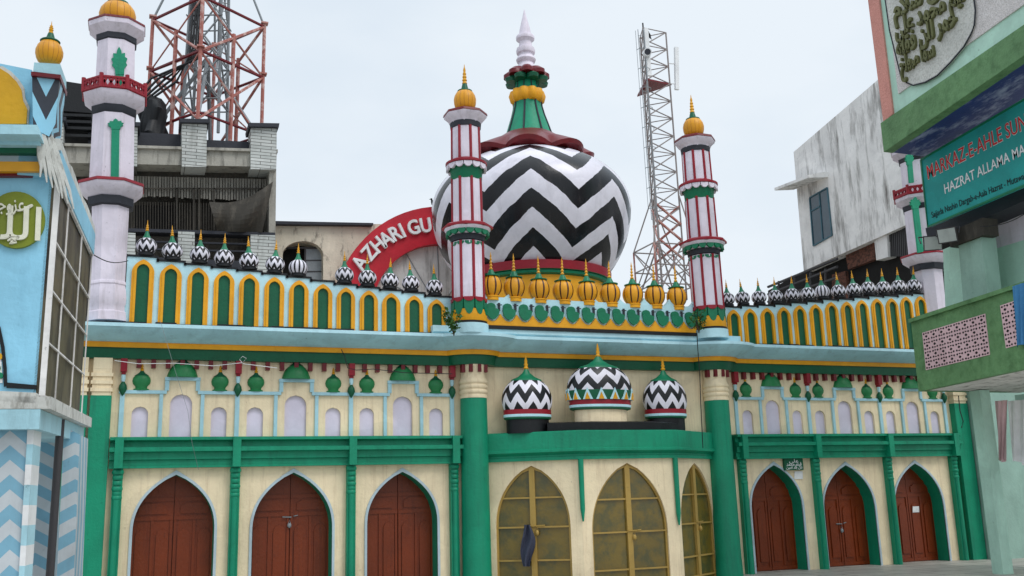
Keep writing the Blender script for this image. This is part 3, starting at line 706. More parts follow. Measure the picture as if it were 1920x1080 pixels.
# golden ribbed domes
gx = [921.7, 964.8, 1011.4, 1056.5, 1101.8, 1145, 1187.7, 1229, 1270]; gy = [538, 540.6, 544, 546, 548, 551, 552.5, 554.7, 557]
gproto = None
for i, (px, py) in enumerate(zip(gx, gy)):
    Y = YM+.1; s = pix(at(px, py, Y=Y))[2]/F_PX; c = at(px, py+20, Y=Y); R = (20.6-.2*i)*s
    lab = '%s golden ribbed dome from the left along the scalloped middle parapet' % ORD[i]
    if gproto: r = dup(gproto[0], c, lab); k = R/gproto[1]; r.scale = (k, k, k); continue
    t = thing('golden_dome', lab, 'golden dome', c, 'golden ribbed domes under the big dome'); gproto = (t, R)
    k = MB(); k.lathe([(R*.66, -R*.3), (R*.66, 0), (R*.72, R*.02), (R*.72, R*.12), (R*.6, R*.14)], c, 24); k.build('foot', 'yellow', t)
    P = [(R*math.cos(a), R*1.05+R*1.12*math.sin(a)) for a in [-.95+i_*(.95+.93)/10 for i_ in range(11)]]
    k = MB(); k.lathe(P, c, 64, rmod=lambda a, z: 1-.05*max(0, math.cos(8*a))**6); k.build('bulb', 'gold_ribbed', t)
    z = P[-1][1]; k = MB(); k.lathe([(R*.6, z-R*.02), (R*.8, z), (R*.8, z+R*.07), (R*.42, z+R*.12), (R*.33, z+R*.32), (R*.2, z+R*.62)], c, 20); k.build('cap', 'leaf_green', t)
    z += R*.61; k = MB(); q = []
    for j in range(5): rr = R*(.17-.022*j); q += [(rr*.6, z+R*.3*j), (rr*1.15, z+R*(.3*j+.12)), (rr*.6, z+R*(.3*j+.25))]
    q.append((R*.01, z+R*1.75)); k.lathe(q, c, 10); k.build('finial', 'gold', t)

# ================================================================ BIG DOME
b = at(1001, 545, Y=6); sB = pix(b)[2]/F_PX
dome = thing('main_dome', 'huge black and white zigzag dome with maroon skirt, green spire and white pinnacle', 'dome', b)
C_ROW, RB = 398, 186
def dome_pts(n=26):
    o = []
    for i in range(n+1):
        a = math.radians(-41 + i/n*(41+57)); o.append((C_ROW-(109 if a > 0 else 186)*math.sin(a), RB*math.cos(a)))
    return o
k = MB(); P = prof(b, dome_pts()); k.lathe(P, b, 96); k.build('shell', 'zigzag_big', dome)
R0 = P[0][0]; z0 = P[0][1]
k = MB(); k.lathe([(R0+.0, z0-.33, 1), (R0+.08, z0-.3, 0), (R0+.1, z0-.02, 0), (R0-.02, z0, 0)], b, 72); k.build('red_band', ['maroon', 'leaf_green'], dome)
k = MB(); k.lathe([(R0-.12, z0-.46, 0), (R0+.02, z0-.42, 0), (R0+.04, z0-.34, 0), (R0-.1, z0-.332, 0)], b, 72); k.build('green_band', 'leaf_green', dome)
k = MB(); k.lathe([(R0-.1, -3.2), (R0-.1, z0-.462)], b, 72); k.build('drum', 'yellow', dome)
zt = P[-1][1]; rt = P[-1][0]
sk = prof(b, [(313, 96), (307, 113), (299, 115), (285, 95), (270, 68), (257, 48)])
k = MB(); lob = lambda a, z: 1+(.17*abs(math.cos(4*(a+.41)))**.55-.11 if z < zt+.45 else 0)
k.lathe([(rt*.7, sk[0][1]+.12)]+sk, b, 96, rmod=lob)
for i_ in range(len(k.v)):       # the eight petals turn up at their tips
    ri = i_//96
    if ri in (1, 2, 3): a_ = 2*PI*(i_ % 96)/96; x_, y_, z_ = k.v[i_]; k.v[i_] = (x_, y_, z_+.2*(abs(math.cos(4*(a_+.41)))-.6))
k.build('petal_skirt', 'dark_maroon', dome)
sp_ = prof(b, [(262, 47), (250, 42), (235, 37), (218, 31), (203, 27), (190, 25.5)])
k = MB(); k.lathe(sp_, b, 16, 0)
for j in range(8):
    a = 2*PI*j/8+.2; k.tube([(b.x+r*1.005*math.sin(a), b.y-r*1.005*math.cos(a), b.z+z) for r, z in sp_], .035, 5, 1)
k.build('spire', ['green', 'charcoal'], dome)
co = prof(b, [(196, 26), (193, 30), (182, 33), (173, 30), (171, 24)])
k = MB(); k.lathe(co, b, 64, rmod=lambda a, z: .9+.16*abs(math.cos(5*a))); k.build('yellow_collar', 'yellow', dome)
ne = prof(b, [(173, 23.5), (160, 21.5), (150, 22.5), (140, 28)])
k = MB(); k.lathe(ne, b, 32)
for j in range(10):
    a = 2*PI*j/10; k.tube([(b.x+r*1.01*math.sin(a), b.y-r*1.01*math.cos(a), b.z+z) for r, z in ne], .022, 5, 1)
k.build('neck', ['green', 'charcoal'], dome)
for nm, mt_, rows, ph, amp in (('leaf_crown', 'deep_green', [(158, 41), (152, 43), (144, 30), (141, 22)], 0, .34), ('petal_crown', 'dark_maroon', [(148, 43), (141, 43), (134, 33), (130, 20)], .35, .32)):
    k = MB(); k.lathe(prof(b, rows), b, 80, rmod=lambda a, z, ph=ph, amp=amp: 1-amp+amp*2*abs(math.cos(4*(a+ph)))**.7*.5+0*z); k.build(nm, mt_, dome)
pn = prof(b, [(132, 19), (127, 18), (121, 14), (119, 14), (117, 17), (113, 18.5), (109, 17), (107, 14), (103, 13.5), (101, 17), (97, 18), (92, 17), (90, 13), (80, 11.5), (78, 13), (75, 17), (71, 17.5), (68, 16), (66, 11.5), (58, 10.5), (44, 7), (30, 3.4), (18, .6)])
k = MB(); k.lathe(pn, b, 32); k.build('pinnacle', 'lilac_white', dome)

# ================================================================ MINARETS
def tower_part(root, b, name, rows, mat, seg=8, phase=.5, mi=0, caps=True):
    k = MB(); p = prof(b, [(r[0], r[1]) for r in rows])
    if phase == .5 and seg == 8: p = [(r/.955, z) for r, z in p]
    k.lathe([(a[0], a[1], r[2] if len(r) > 2 else 0) for a, r in zip(p, rows)], b, seg, phase=phase, caps=caps)
    return k.build(name, mat, root)
def ribbed_shaft(root, b, rows):
    k = MB(); p = [(r/.97, z) for r, z in prof(b, rows)]; k.lathe(p, b, 16, phase=.5)
    for j in range(8):
        a = 2*PI*j/8+.02; k.tube([(b.x+r*.985*math.sin(a), b.y-r*.985*math.cos(a), b.z+z) for r, z in p], .04, 6, 1)
    return k.build('shaft', ['lilac_white', 'maroon'], root)
def scallops(root, b, row, hw, mat, n=14, drop=9, name='scallop_ring'):
    (r, z), = prof(b, [(row, hw)]); s = sB; k = MB()
    for j in range(n):
        a0, a1 = 2*PI*(j+.06)/n, 2*PI*(j+.94)/n; am = (a0+a1)/2
        A = lambda a, dz: (b.x+r*math.sin(a), b.y-r*math.cos(a), b.z+z-dz)
        d = drop*.0165
        k.extr([A(a0, 0), A(a0, d*.5), A(a0*.75+a1*.25, d*.9), A(am, d), A(a0*.25+a1*.75, d*.9), A(a1, d*.5), A(a1, 0)][::-1], Vector((-math.sin(am), math.cos(am), 0))*.06)
    return k.build(name, mat, root)
def pink_minaret(px, py, q, label, tilt=0.):
    """rows of the left one; q maps them to the other"""
    Y = -.78; b = at(px, py, Y=Y); t = thing('minaret', label, 'minaret', b, 'slim pink striped minarets beside the big dome')
    Q = lambda rows: [(q(r[0]), r[1]*(.93 if q(0) > 20 else 1)) + tuple(r[2:]) for r in rows]
    k = MB(); p = prof(b, Q([(606, 33), (604, 34), (584, 33), (583, 31)])); k.lathe(p, b, 24); k.build('base', 'yellow', t)
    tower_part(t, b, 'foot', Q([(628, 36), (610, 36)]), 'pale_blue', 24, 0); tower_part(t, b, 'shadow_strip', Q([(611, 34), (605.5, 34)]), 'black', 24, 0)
    tower_part(t, b, 'base_core', Q([(584, 31), (563, 31.5), (560, 29)]), 'deep_green', 24, 0)
    scallops(t, b, *Q([(566, 34)])[0][:2], 'leaf_green', 10, 24, 'petal_ring'); scallops(t, b, *Q([(562, 34.5)])[0][:2], 'maroon', 10, 7, 'petal_tips')
    ribbed_shaft(t, b, Q([(563, 30), (457, 29.5)]))
    scallops(t, b, *Q([(458, 31)])[0][:2], 'leaf_green', 12, 6)
    tower_part(t, b, 'dark_ring', Q([(456, 30), (455, 32), (445, 33), (444, 30)]), 'charcoal', 24, 0)
    tower_part(t, b, 'corbel', Q([(446, 31), (440, 36), (434, 43), (431, 44)]), 'lilac_white', 24, 0)
    scallops(t, b, *Q([(437, 41)])[0][:2], 'leaf_green', 16, 8)
    tower_part(t, b, 'balcony', Q([(432, 42), (431, 46), (427, 46), (424, 40), (421, 29)]), 'maroon', 8, .5)
    ribbed_shaft(t, b, Q([(424, 28.5), (338, 27.5)]))
    tower_part(t, b, 'green_bowl', Q([(342, 27.5), (340, 29), (322, 30), (314, 35), (311, 35)]), 'leaf_green', 24, 0)
    scallops(t, b, *Q([(313, 38)])[0][:2], 'lilac_white', 14, 9)
    tower_part(t, b, 'balcony', Q([(313, 36), (312, 39), (308, 39), (305, 33), (302, 27)]), 'maroon', 24, 0)
    ribbed_shaft(t, b, Q([(306, 27), (243, 26)]))
    tower_part(t, b, 'dark_ring', Q([(244, 26.5), (243, 28.5), (234, 29.5), (233, 27)]), 'charcoal', 24, 0)
    tower_part(t, b, 'corbel', Q([(235, 28), (229, 31), (223, 38), (219, 39)]), 'lilac_white', 8, .5)
    tower_part(t, b, 'roof_rim', Q([(220, 37), (219, 40), (215, 39), (209, 26), (206, 16)]), 'dark_maroon', 8, .5)
    bl = Q([(208, 14), (206, 17), (201, 19), (195, 20.5), (188, 21), (181, 19.5), (175, 16), (172, 12)])
    tower_part(t, b, 'golden_ball', bl, 'gold_plain', 48, 0)
    tower_part(t, b, 'collar', Q([(174, 13), (173, 14.5), (171, 14), (168, 7), (158, 4.5)]), 'deep_green', 16, 0)
    tower_part(t, b, 'finial', Q([(159, 3), (157, 5), (153, 3.4), (151, 4.8), (147, 3), (145, 4.2), (141, 2.6), (139, 3.6), (135, 2), (132, 2.6), (126, 1), (121, .4)]), 'gold', 10, 0)
    t.rotation_euler = (0, tilt, 0); return t
pink_minaret(880, 605, lambda y: y, 'slim pink striped minaret standing in front of the big zigzag dome')
pink_minaret(1331, 616, lambda y: 616-(605-y)*(616-240)/(605-189), 'slim pink striped minaret standing alone between the lattice mast and right parapet', -.010)

def leaf_relief(root, b, pts_list, r, mat='green'):
    pl = Plane((b.x, b.y-r, b.z), (0, -1, 0)); k = MB()
    for i_, pts in enumerate(pts_list): k.extr([pl.on(x, y, .03+.008*i_) for x, y in pts], (0, .06, 0))
    return k.build('leaf_relief', mat, root)
def leaf(cx, cy, w, h):     # palmette, drawn round its centre
    P = [(0, -1), (.28, -.72), (.3, -.5), (.75, -.55), (.72, -.25), (1, -.15), (.8, .15), (.95, .3), (.6, .55), (.55, 1)]
    P = P + [(-x, y) for x, y in reversed(P[1:])]
    return [(cx+x*w, cy+y*h) for x, y in P]
def white_minaret(px, py, M, label, reliefs, tilt, full=True):
    Y = -.45; b = at(px, py, Y=Y); t = thing('minaret', label, 'minaret', b, 'stout white minarets at the ends of the mosque')
    T = lambda *a, **k: tower_part(t, b, *a, **k)
    q = M['q']; h = M['h']
    Q = lambda rows: [(q(r[0]), r[1]*h) for r in rows]
    T('base', Q([(604, 35), (588, 34), (586, 32), (576, 31.5), (572, 33.5), (560, 34), (548, 33), (538, 31), (536, 32.5), (532, 32), (530, 31)]), 'lilac_white', phase=.5)
    T('shaft', Q([(533, 30.5), (392, 33)]), 'lilac_white')
    T('dark_ring', Q([(393, 34), (391, 40), (377, 41), (375, 36)]), 'charcoal')
    T('corbel', Q([(378, 37), (370, 46), (360, 56), (354, 57)]), 'lilac_white')
    T('balcony', Q([(355, 55), (354, 59), (349, 58), (343, 38)]), 'maroon')
    T('shaft', Q([(346, 39.5), (222, 37)]), 'lilac_white')
    T('dark_ring', Q([(224, 37), (222, 39), (210, 40), (208, 36)]), 'charcoal')
    T('corbel', Q([(211, 37), (205, 42), (196, 53), (186, 55)]), 'lilac_white')
    # pierced red railing
    p = prof(b, Q([(187, 55), (166, 55)])); rr = p[0][0]; z0, z1 = p[0][1]+b.z, p[1][1]+b.z; k = MB()
    R_ = rr/math.cos(PI/8)*.96
    cs = [Vector((b.x+R_*math.sin(2*PI*(j+.5)/8), b.y-R_*math.cos(2*PI*(j+.5)/8), 0)) for j in range(8)]
    for j in range(8):
        A, B = cs[j], cs[(j+1) % 8]; k.tube([A+Vector((0, 0, z0)), A+Vector((0, 0, z1+.06))], .05, 8)
        for zz in (z0+.03, z1-.02): k.tube([A+Vector((0, 0, zz)), B+Vector((0, 0, zz))], .04, 6)
        for i in range(4):
            f0, f1 = i/4, (i+1)/4
            for u, v in ((z0, z1), (z1, z0)): k.tube([A.lerp(B, f0)+Vector((0, 0, u)), A.lerp(B, f1)+Vector((0, 0, v))], .035, 4)
    k.build('railing', 'maroon', t)
    T('shaft', Q([(190, 35), (84, 33)]), 'lilac_white')
    T('dark_ring', Q([(88, 33), (86, 35.5), (77, 36), (75, 33)]), 'charcoal')
    T('corbel', Q([(78, 34), (72, 40), (64, 49), (56, 50)]), 'lilac_white')
    T('roof_rim', Q([(57, 48), (56, 51), (52, 50), (47, 28)]), 'dark_maroon')
    T('golden_ball', Q([(52, 24), (48, 28), (40, 31.5), (31, 32.5), (22, 30), (14, 24), (11, 18)]), 'gold_plain', seg=48, phase=0)
    T('collar', Q([(13, 18), (11, 20), (8, 19), (2, 9), (-14, 6)]), 'deep_green', seg=16, phase=0)
    T('finial', Q([(-13, 4), (-18, 8), (-24, 4), (-30, 7), (-36, 3), (-60, .6)]), 'gold', seg=10, phase=0)
    for pts, r in reliefs(b): leaf_relief(t, b, pts, r)
    t.rotation_euler = (0, tilt, 0)
def rel_left(b):
    s = pix(b)[2]/F_PX; w = 10     # drawn upright; the tower's own lean tips them
    return [([[(228, 138), (243, 138), (243, 163), (228, 163)], leaf(236, 115, 15, 26)], 35*s), ([[(218, 240), (233, 240), (229, 346), (214, 346)], leaf(226, 233, 15, 10)], 39*s)]
white_minaret(200, 604, dict(q=lambda y: y, h=1), 'stout white minaret with green leaf reliefs and golden ball at the left end', rel_left, -.023)
def rel_right(b):
    s = pix(b)[2]/F_PX
    return [([[(1712, 385), (1722, 384), (1732, 472), (1722, 474)], leaf(1717, 380, 10, 11)], 27*s), ([[(1702, 296), (1710, 296), (1714, 342), (1706, 343)], leaf(1706, 297, 8, 12)], 27*s)]
white_minaret(1757, 650, dict(q=lambda y: 650-(604-y)*.665, h=.78), 'stout white minaret half hidden behind the teal signboard on the right', rel_right, 0)

# ================================================================ LATTICE MASTS
def strut(k, a, b_, r=.05, mi=0): k.tube([a, b_], r, 5, mi)
YT_ = 11
c = at(384, 245, Y=YT_); s = pix(c)[2]/F_PX; hd = 103*s; rz = Matrix.Rotation(math.radians(-10), 3, 'Z')
tw = thing('lattice_tower', 'red and white steel lattice tower on the roof of the old grey building', 'lattice tower', c)
lev = [axis_z(c, 262), axis_z(c, 140), axis_z(c, 44)]
K = [c+(rz @ Vector(v))*hd for v in ((-1, 0, 0), (0, -1, 0), (1, 0, 0), (0, 1, 0))]
at_z = lambda p, z: Vector((p.x, p.y, z))
for p in K:
    k = MB(); strut(k, at_z(p, lev[0]-.5), at_z(p, lev[2]+.12), .068)
    for z in (lev[1]+.1, lev[2]+.1): k.box((p.x-.13, p.y-.13, z), (p.x+.13, p.y+.13, z+.06))
    k.build('leg', 'red_steel', tw)
for i in range(4):
    A, B = K[i], K[(i+1) % 4]; Mi = (A+B)/2; k = MB()
    for z in lev[1:]: strut(k, at_z(A, z), at_z(B, z), .055, 1)
    strut(k, at_z(A, lev[0]+.25), at_z(B, lev[0]+.25), .05, 1)
    strut(k, at_z(Mi, lev[0]-.4), at_z(Mi, (lev[1]+lev[2])/2+.15), .075)
    for j in (0, 1):
        strut(k, at_z(A, lev[j]), at_z(B, lev[j+1]), .055 if i % 2 == 1 else .03); strut(k, at_z(B, lev[j]), at_z(A, lev[j+1]), .055 if i % 2 == 0 else .04)
    k.build('bracing', ['red_steel', 'dark_maroon'], tw)
zt = at(390, -160, Y=YT_).z; n = 4
Ki = [c+(rz @ Vector(v))*hd*.46 for v in ((-.8, -.6, 0), (.6, -.8, 0), (.8, .6, 0), (-.6, .8, 0))]
k = MB()
for p in Ki: strut(k, at_z(p, lev[0]), at_z(p.lerp(c, .25), zt), .06)
for j in range(n):
    za_, zb_ = lev[1]-1.2+(zt-lev[1])*j/n, lev[1]-1.2+(zt-lev[1])*(j+1)/n
    for i in range(4):
        A, B = Ki[i].lerp(c, .25*j/n), Ki[(i+1) % 4].lerp(c, .25*(j+1)/n)
        strut(k, at_z(A, za_), at_z(B, zb_), .035); strut(k, at_z(Ki[(i+1) % 4].lerp(c, .25*j/n), za_), at_z(Ki[i].lerp(c, .25*(j+1)/n), zb_), .035); strut(k, at_z(A, za_), at_z(Ki[(i+1) % 4], za_), .03)
for p in K: strut(k, at_z(p, lev[2]), at_z(p.lerp(c, .62), lev[2]+3.2), .045)
for p in K: strut(k, at_z(p, lev[0]), at_z(c, lev[1]+.6), .075)
k.build('upper_mast', 'steel', tw)
k = MB()
for x in range(5):
    x0 = -.36+.09*x; k.tube([c+Vector((x0-.3, -.5, zt-c.z)), c+Vector((x0-.25, -.55, lev[2]-c.z)), c+Vector((x0-.3, -.7, lev[1]+.3-c.z)), c+Vector((x0-.7-.3*x, -.9, lev[1]-.8-c.z)), c+Vector((x0-1.6-.2*x, -1, lev[1]-1.7-c.z))], .045, 5)
k.build('cables', 'black', tw)
k = MB()
for x in (0, .35):
    strut(k, c+Vector((.3+x, -.6, lev[1]-c.z)), c+Vector((.3+x, -.6, zt-c.z)), .025)
for j in range(34): strut(k, c+Vector((.3, -.6, lev[1]-c.z+.33*j)), c+Vector((.65, -.6, lev[1]-c.z+.33*j)), .018)
k.build('ladder', 'steel', tw)

YM2 = 15
c = at(1260, 560, Y=YM2); s = pix(c)[2]/F_PX
ms = thing('radio_mast', 'slender steel lattice mast with white aerial panels beyond the big dome', 'radio mast', c)
ztop = axis_z(c, 62); zmid = axis_z(c, 365); zb = axis_z(c, 466)
rr = 27*s
T3 = [c+Vector((-rr, -rr*.5, 0)), c+Vector((rr, -rr*.3, 0)), c+Vector((-rr*.45, rr*1.0, 0))]
for i, p in enumerate(T3):
    k = MB(); strut(k, at_z(p, zb-2.5), at_z(p, ztop), .055 if i == 0 else .042); k.build('leg', 'mast_grey', ms)
k = MB(); n = 11
for j in range(n):
    za_, zb_ = zmid-1.6+(ztop-zmid+1.6)*j/n, zmid-1.6+(ztop-zmid+1.6)*(j+1)/n
    for i in range(3):
        A, B = T3[i], T3[(i+1) % 3]
        strut(k, at_z(A, za_), at_z(B, zb_), .032); strut(k, at_z(A, zb_), at_z(B, zb_), .026)
k.build('bracing', 'mast_grey', ms)
BW = 50*s; Bs = [c+Vector((dx*BW, dy*BW, 0)) for dx, dy in ((-1.0, -.7), (.75, -.7), (.75, .9), (-1.0, .9))]
for p in Bs:
    k = MB(); strut(k, at_z(p, c.z-2), at_z(p, zb), .045); k.build('base_leg', 'red_steel', ms)
k = MB()
for i in range(4):
    A, B = Bs[i], Bs[(i+1) % 4]
    for z in (zb, zb-1.0, zb-1.9): strut(k, at_z(A, z), at_z(B, z), .035)
    strut(k, at_z(A, zb-1.9), at_z(B, zb), .03); strut(k, at_z(B, zb-1.9), at_z(A, zb), .03)
    strut(k, at_z(A, zb), at_z(T3[min(i, 2)], zmid), .035)
    strut(k, at_z(A, zb-2.5), at_z(T3[(min(i, 2)+1) % 3], zb+.2), .04)
k.build('base_bracing', 'mast_grey', ms); k = MB()
for z in (zmid-.6, zmid-1.4, zmid-2.3):
    for i in range(3): strut(k, at_z(T3[i], z), at_z(T3[(i+1) % 3], z-.9), .065)
k.build('core_bracing', 'red_steel', ms)
k = MB(); zp = axis_z(c, 160); k.extr([at_z(T3[0]+Vector((-.1, -.1, 0)), zp), at_z(T3[1]+Vector((.1, 0, 0)), zp), at_z(T3[2]+Vector((.1, rr*1.3, 0)), zp)], (0, 0, .08)); k.build('platform', 'dark_maroon', ms)
for dx, dy, r0_, r1_, nm in ((-.06, -.35, 70, 157, 0), (2*rr+.35, .1, 88, 168, 1)):
    p = T3[0]+Vector((dx, dy, 0)); z0_, z1_ = axis_z(c, r1_), axis_z(c, r0_); k = MB()
    k.hexa([(p.x-.1+.0*nm, p.y-.07, z0_), (p.x+.1, p.y-.07, z0_), (p.x+.1, p.y+.07, z0_), (p.x-.1, p.y+.07, z0_)] + [(p.x-.1+.16*nm, p.y-.07, z1_), (p.x+.1+.16*nm, p.y-.07, z1_), (p.x+.1+.16*nm, p.y+.07, z1_), (p.x-.1+.16*nm, p.y+.07, z1_)])
    if nm: strut(k, at_z(p, z0_+.3), at_z(T3[1], z0_+.3), .03, 0); strut(k, at_z(p, z1_-.9), at_z(T3[1], z1_-.9), .03, 0)
    else: strut(k, at_z(p, z0_+.3), at_z(T3[0], z0_+.3), .03, 0)
    k.build('antenna', 'white', ms)
k = MB(); p = at(1219, 98, Y=YM2-1.0); dd = Vector((-.35, -.9, -.15)).normalized(); k.tube([p-dd*.25, p+dd*.05], .2, 16, 0); k.tube([p+dd*.05, p+dd*.08], .15, 16, 1); k.build('dish', ['white', 'charcoal'], ms)
k = MB(); lx = T3[0]+Vector((-.32, -.3, 0))
for dx in (-.15, .15): strut(k, at_z(lx, zmid-1.5)+Vector((dx, 0, 0)), at_z(lx, ztop-.3)+Vector((dx, 0, 0)), .018)
for j in range(30): z = zmid-1.5+(ztop-.3-zmid+1.5)*j/30; strut(k, at_z(lx, z)+Vector((-.15, 0, 0)), at_z(lx, z)+Vector((.15, 0, 0)), .012)
for j in range(9):
    z = zmid-1+(ztop-zmid+.6)*j/9; k.tube([at_z(lx, z)+Vector((.3*math.cos(a), -.3*math.sin(a), 0)) for a in [PI*i_/8 for i_ in range(9)]], .016, 4)
for dx, dy in ((-.3, -.02), (0, -.3)): strut(k, at_z(lx, zmid-1)+Vector((dx, dy, 0)), at_z(lx, ztop-.4)+Vector((dx, dy, 0)), .012)
k.build('caged_ladder', 'steel', ms)
k = MB(); strut(k, at_z(T3[0], ztop), at_z(T3[0], ztop+.25), .04); k.build('tip', 'dark_steel', ms); ms.rotation_euler = (0, -.012, 0)
def bird(px, py, Y, label, size=1.):
    p = at(px, py, Y=Y); k = MB()
    k.tube([p+Vector(v)*size for v in ((.2, 0, -.34), (.1, 0, -.2), (.03, 0, 0), (-.03, 0, .16), (-.05, 0, .25))], [.02*size, .06*size, .11*size, .08*size, .045*size], 10)
    k.blob(p+Vector((-.07, 0, .28))*size, .07*size); k.tube([p+Vector((-.12, 0, .28))*size, p+Vector((-.22, 0, .26))*size], [.025*size, .005], 6)
    for dy in (-.03, .03): k.tube([p+Vector((.0, dy, -.08))*size, p+Vector((-.01, dy, -.3))*size], .012*size, 5)
    tag(k.build('bird', 'bird_black', None, at0=p-Vector((0, 0, .3*size))), label, 'bird')
bird(1217, 66, YM2-.4, 'black bird perched on the top bar of the slender lattice mast', .62)

# ================================================================ OLD BUILDINGS BEHIND
def plate(k, pl, pts, th, mi=0, off=0.): k.extr([pl.on(x, y, off) for x, y in pts], -pl.n*th, mi)
def rect(x0, y0, x1, y1): return [(x0, y0), (x1, y0), (x1, y1), (x0, y1)]
PB = Plane((0, 9, 0), (0, -1, 0))
ob = thing('old_building', 'weathered grey building with white tiled piers and sagging tarpaulin behind the white minaret', 'building', at(320, 500, Y=9))
k = MB(); plate(k, PB, [(114, 300), (517, 316), (515, 620), (114, 620)], 6, 0, -1.5); k.build('back_wall', 'tarp', ob)
k = MB(); plate(k, PB, [(114, 272), (519, 284), (518, 313), (114, 305)], 1.4); plate(k, PB, [(112, 268), (521, 280), (521, 285), (112, 273)], 1.4, 0, .12); k.build('roof_beam', 'old_concrete', ob)
k = MB(); plate(k, PB, [(385, 262), (472, 266), (472, 282), (385, 280)], .2, 0, -.4); plate(k, PB, [(165, 244), (342, 252), (342, 282), (165, 276)], .3, 0, -.6); k.build('roof_parapet', 'charcoal', ob)
k = MB(); plate(k, PB, [(108, 150), (172, 160), (172, 212), (108, 207)], 2.5, 0, -.5)
for y in (212, 224, 236, 250): plate(k, PB, [(108, y), (172, y+2), (172, y+7), (108, y+5)], 2, 0, -.35)
k.build('roof_shed', 'black', ob)
for x0, x1, yt, yb in ((97, 119, 226, 306), (238, 258, 236, 312), (341, 388, 230, 313), (470, 519, 238, 318)):
    k = MB(); plate(k, PB, [(x0, yt), (x1, yt+1), (x1-1, yb), (x0, yb-1)], .9, 0, .15); o = k.build('pier', 'tile', ob)
    k = MB(); plate(k, PB, [(x0-4, yt-8), (x1+5, yt-7), (x1+4, yt), (x0-3, yt-1)], 1.1, 0, .3); k.build('pier_cap', 'charcoal', o)
for x0, x1, yt, yb in ((238, 254, 436, 520), (334, 365, 434, 540), (470, 516, 440, 560)):
    k = MB(); plate(k, PB, [(x0, yt), (x1, yt+1), (x1, yb), (x0, yb)], .9, 0, .1); k.build('pier', 'tile', ob)
k = MB(); plate(k, PB, [(240, 428), (516, 436), (516, 442), (240, 434)], .5, 0, .05); plate(k, PB, [(240, 480), (516, 492), (516, 560), (240, 560)], .4, 0, -.1)
for y in (450, 464): plate(k, PB, [(240, y), (516, y+7), (516, y+10), (240, y+3)], .1, 0, -.1)
k.build('lower_railing', 'charcoal', ob)
k = MB(); plate(k, PB, [(505, 316), (518, 316), (515, 560), (503, 560)], 1.4, 0, -.05); k.build('corner_post', 'old_concrete', ob)
k = MB(); plate(k, PB, [(245, 313), (515, 320), (515, 346), (245, 342)], .1, 0, -.75); k.build('soffit', 'tarp', ob)
for i in range(48):   # corrugated strips of the sunshade, with a ragged lower edge
    x = 248+i*5.4; k2 = None
k = MB()
for i in range(50):
    x = 246+i*5.2; y0 = 330+i*.12; y1 = 366+i*.24+random.uniform(-1, 2.5); plate(k, PB, [(x, y0), (x+4.1, y0), (x+3.8, y1), (x+.2, y1)], .05, 0, -.55-.05*(i % 2))
k.build('sunshade', 'pleat_grey', ob)
k = MB()
for i in range(54):
    x = 246+i*5; plate(k, PB, [(x, 378+i*.1), (x+1.5, 378+i*.1), (x+1.3, 432), (x, 432)], .04, 0, -.5)
plate(k, PB, rect(246, 352, 515, 354), .05, 0, -.45)
for x in (362, 372, 400, 490, 330): plate(k, PB, rect(x, 352, x+3, 432), .08, 0, -.45)
k.build('balcony_bars', 'tarp', ob)
for x0, y0, x1, y1 in ((252, 385, 330, 430), (405, 380, 440, 410)):
    k = MB(); plate(k, PB, rect(x0, y0, x1, y1), .1, 0, -1.3); k.build('dark_opening', 'dark_hole', ob)
# the tarpaulin: a sagging sheet
k = MB(); NX, NY = 12, 8; tl, tr_, bl, br = (392, 378), (512, 340), (408, 434), (492, 436)
def tp(u, v):
    x = (tl[0]*(1-u)+tr_[0]*u)*(1-v)+(bl[0]*(1-u)+br[0]*u)*v; y = (tl[1]*(1-u)+tr_[1]*u)*(1-v)+(bl[1]*(1-u)+br[1]*u)*v + 16*math.sin(PI*u)*(1-v)
    return PB.on(x, y, .1+.12*math.sin(u*9+v*4)+.25*math.sin(PI*v))
for i in range(NX):
    for j in range(NY): k.face([tp(i/NX, j/NY), tp(i/NX, (j+1)/NY), tp((i+1)/NX, (j+1)/NY), tp((i+1)/NX, j/NY)])
tag(k.build('tarpaulin', 'tarp', None, at0=PB.on(455, 400)), 'dirty grey tarpaulin sagging from the balcony of the old building', 'tarpaulin')
k = MB(); p = at(288, 216, Y=10.2); k.lathe([(.42, -1.15), (.5, -.8), (.4, -.3), (.46, .1), (.38, .4), (.2, .62), (.05, .68)], p, 28, rmod=lambda a, z: 1+.16*math.sin(3*a+5*z)+.1*math.sin(7*a-4*z)); tag(k.build('black_sheeting', 'black', None, at0=p-Vector((0, 0, 1.1))), 'crumpled black sheeting heaped on the old roof between white minaret and lattice tower', 'sheeting')

PC = Plane((0, 10.5, 0), (0, -1, 0))
cb = thing('cream_building', 'stained cream building with an arched window behind the left parapet', 'building', PC.on(610, 540))
k = MB()
ax, ay = 566, 505
plate(k, PC, [(512, 420), (530, 420), (530, 600), (512, 600)], 3); plate(k, PC, [(606, 420), (720, 420), (720, 600), (606, 600)], 3)
plate(k, PC, [(530, 420), (606, 420)] + [(568+38*math.cos(a), 478-26*math.sin(a)) for a in [PI*i_/12 for i_ in range(13)]], 3)
k.build('wall', 'old_cream', cb)
k = MB(); plate(k, PC, [(508, 414), (700, 418), (700, 422), (508, 420)], 3.2, 0, .25); k.build('roof_edge', 'charcoal', cb)
k = MB(); plate(k, PC, rect(526, 445, 610, 600), .1, 0, -.7); o = k.build('window', 'dark_hole', cb)
k = MB(); plate(k, PC, rect(574, 466, 604, 600), .08, 0, -.35); o2 = k.build('shutter', 'steel', o)
k = MB(); plate(k, PC, rect(532, 463, 604, 466), .1, 0, -.3); plate(k, PC, rect(571, 466, 574, 600), .1, 0, -.3)
for y in (487, 508): plate(k, PC, rect(574, y, 604, y+1.4), .04, 0, -.32)
k.build('frame', 'dark_steel', o)

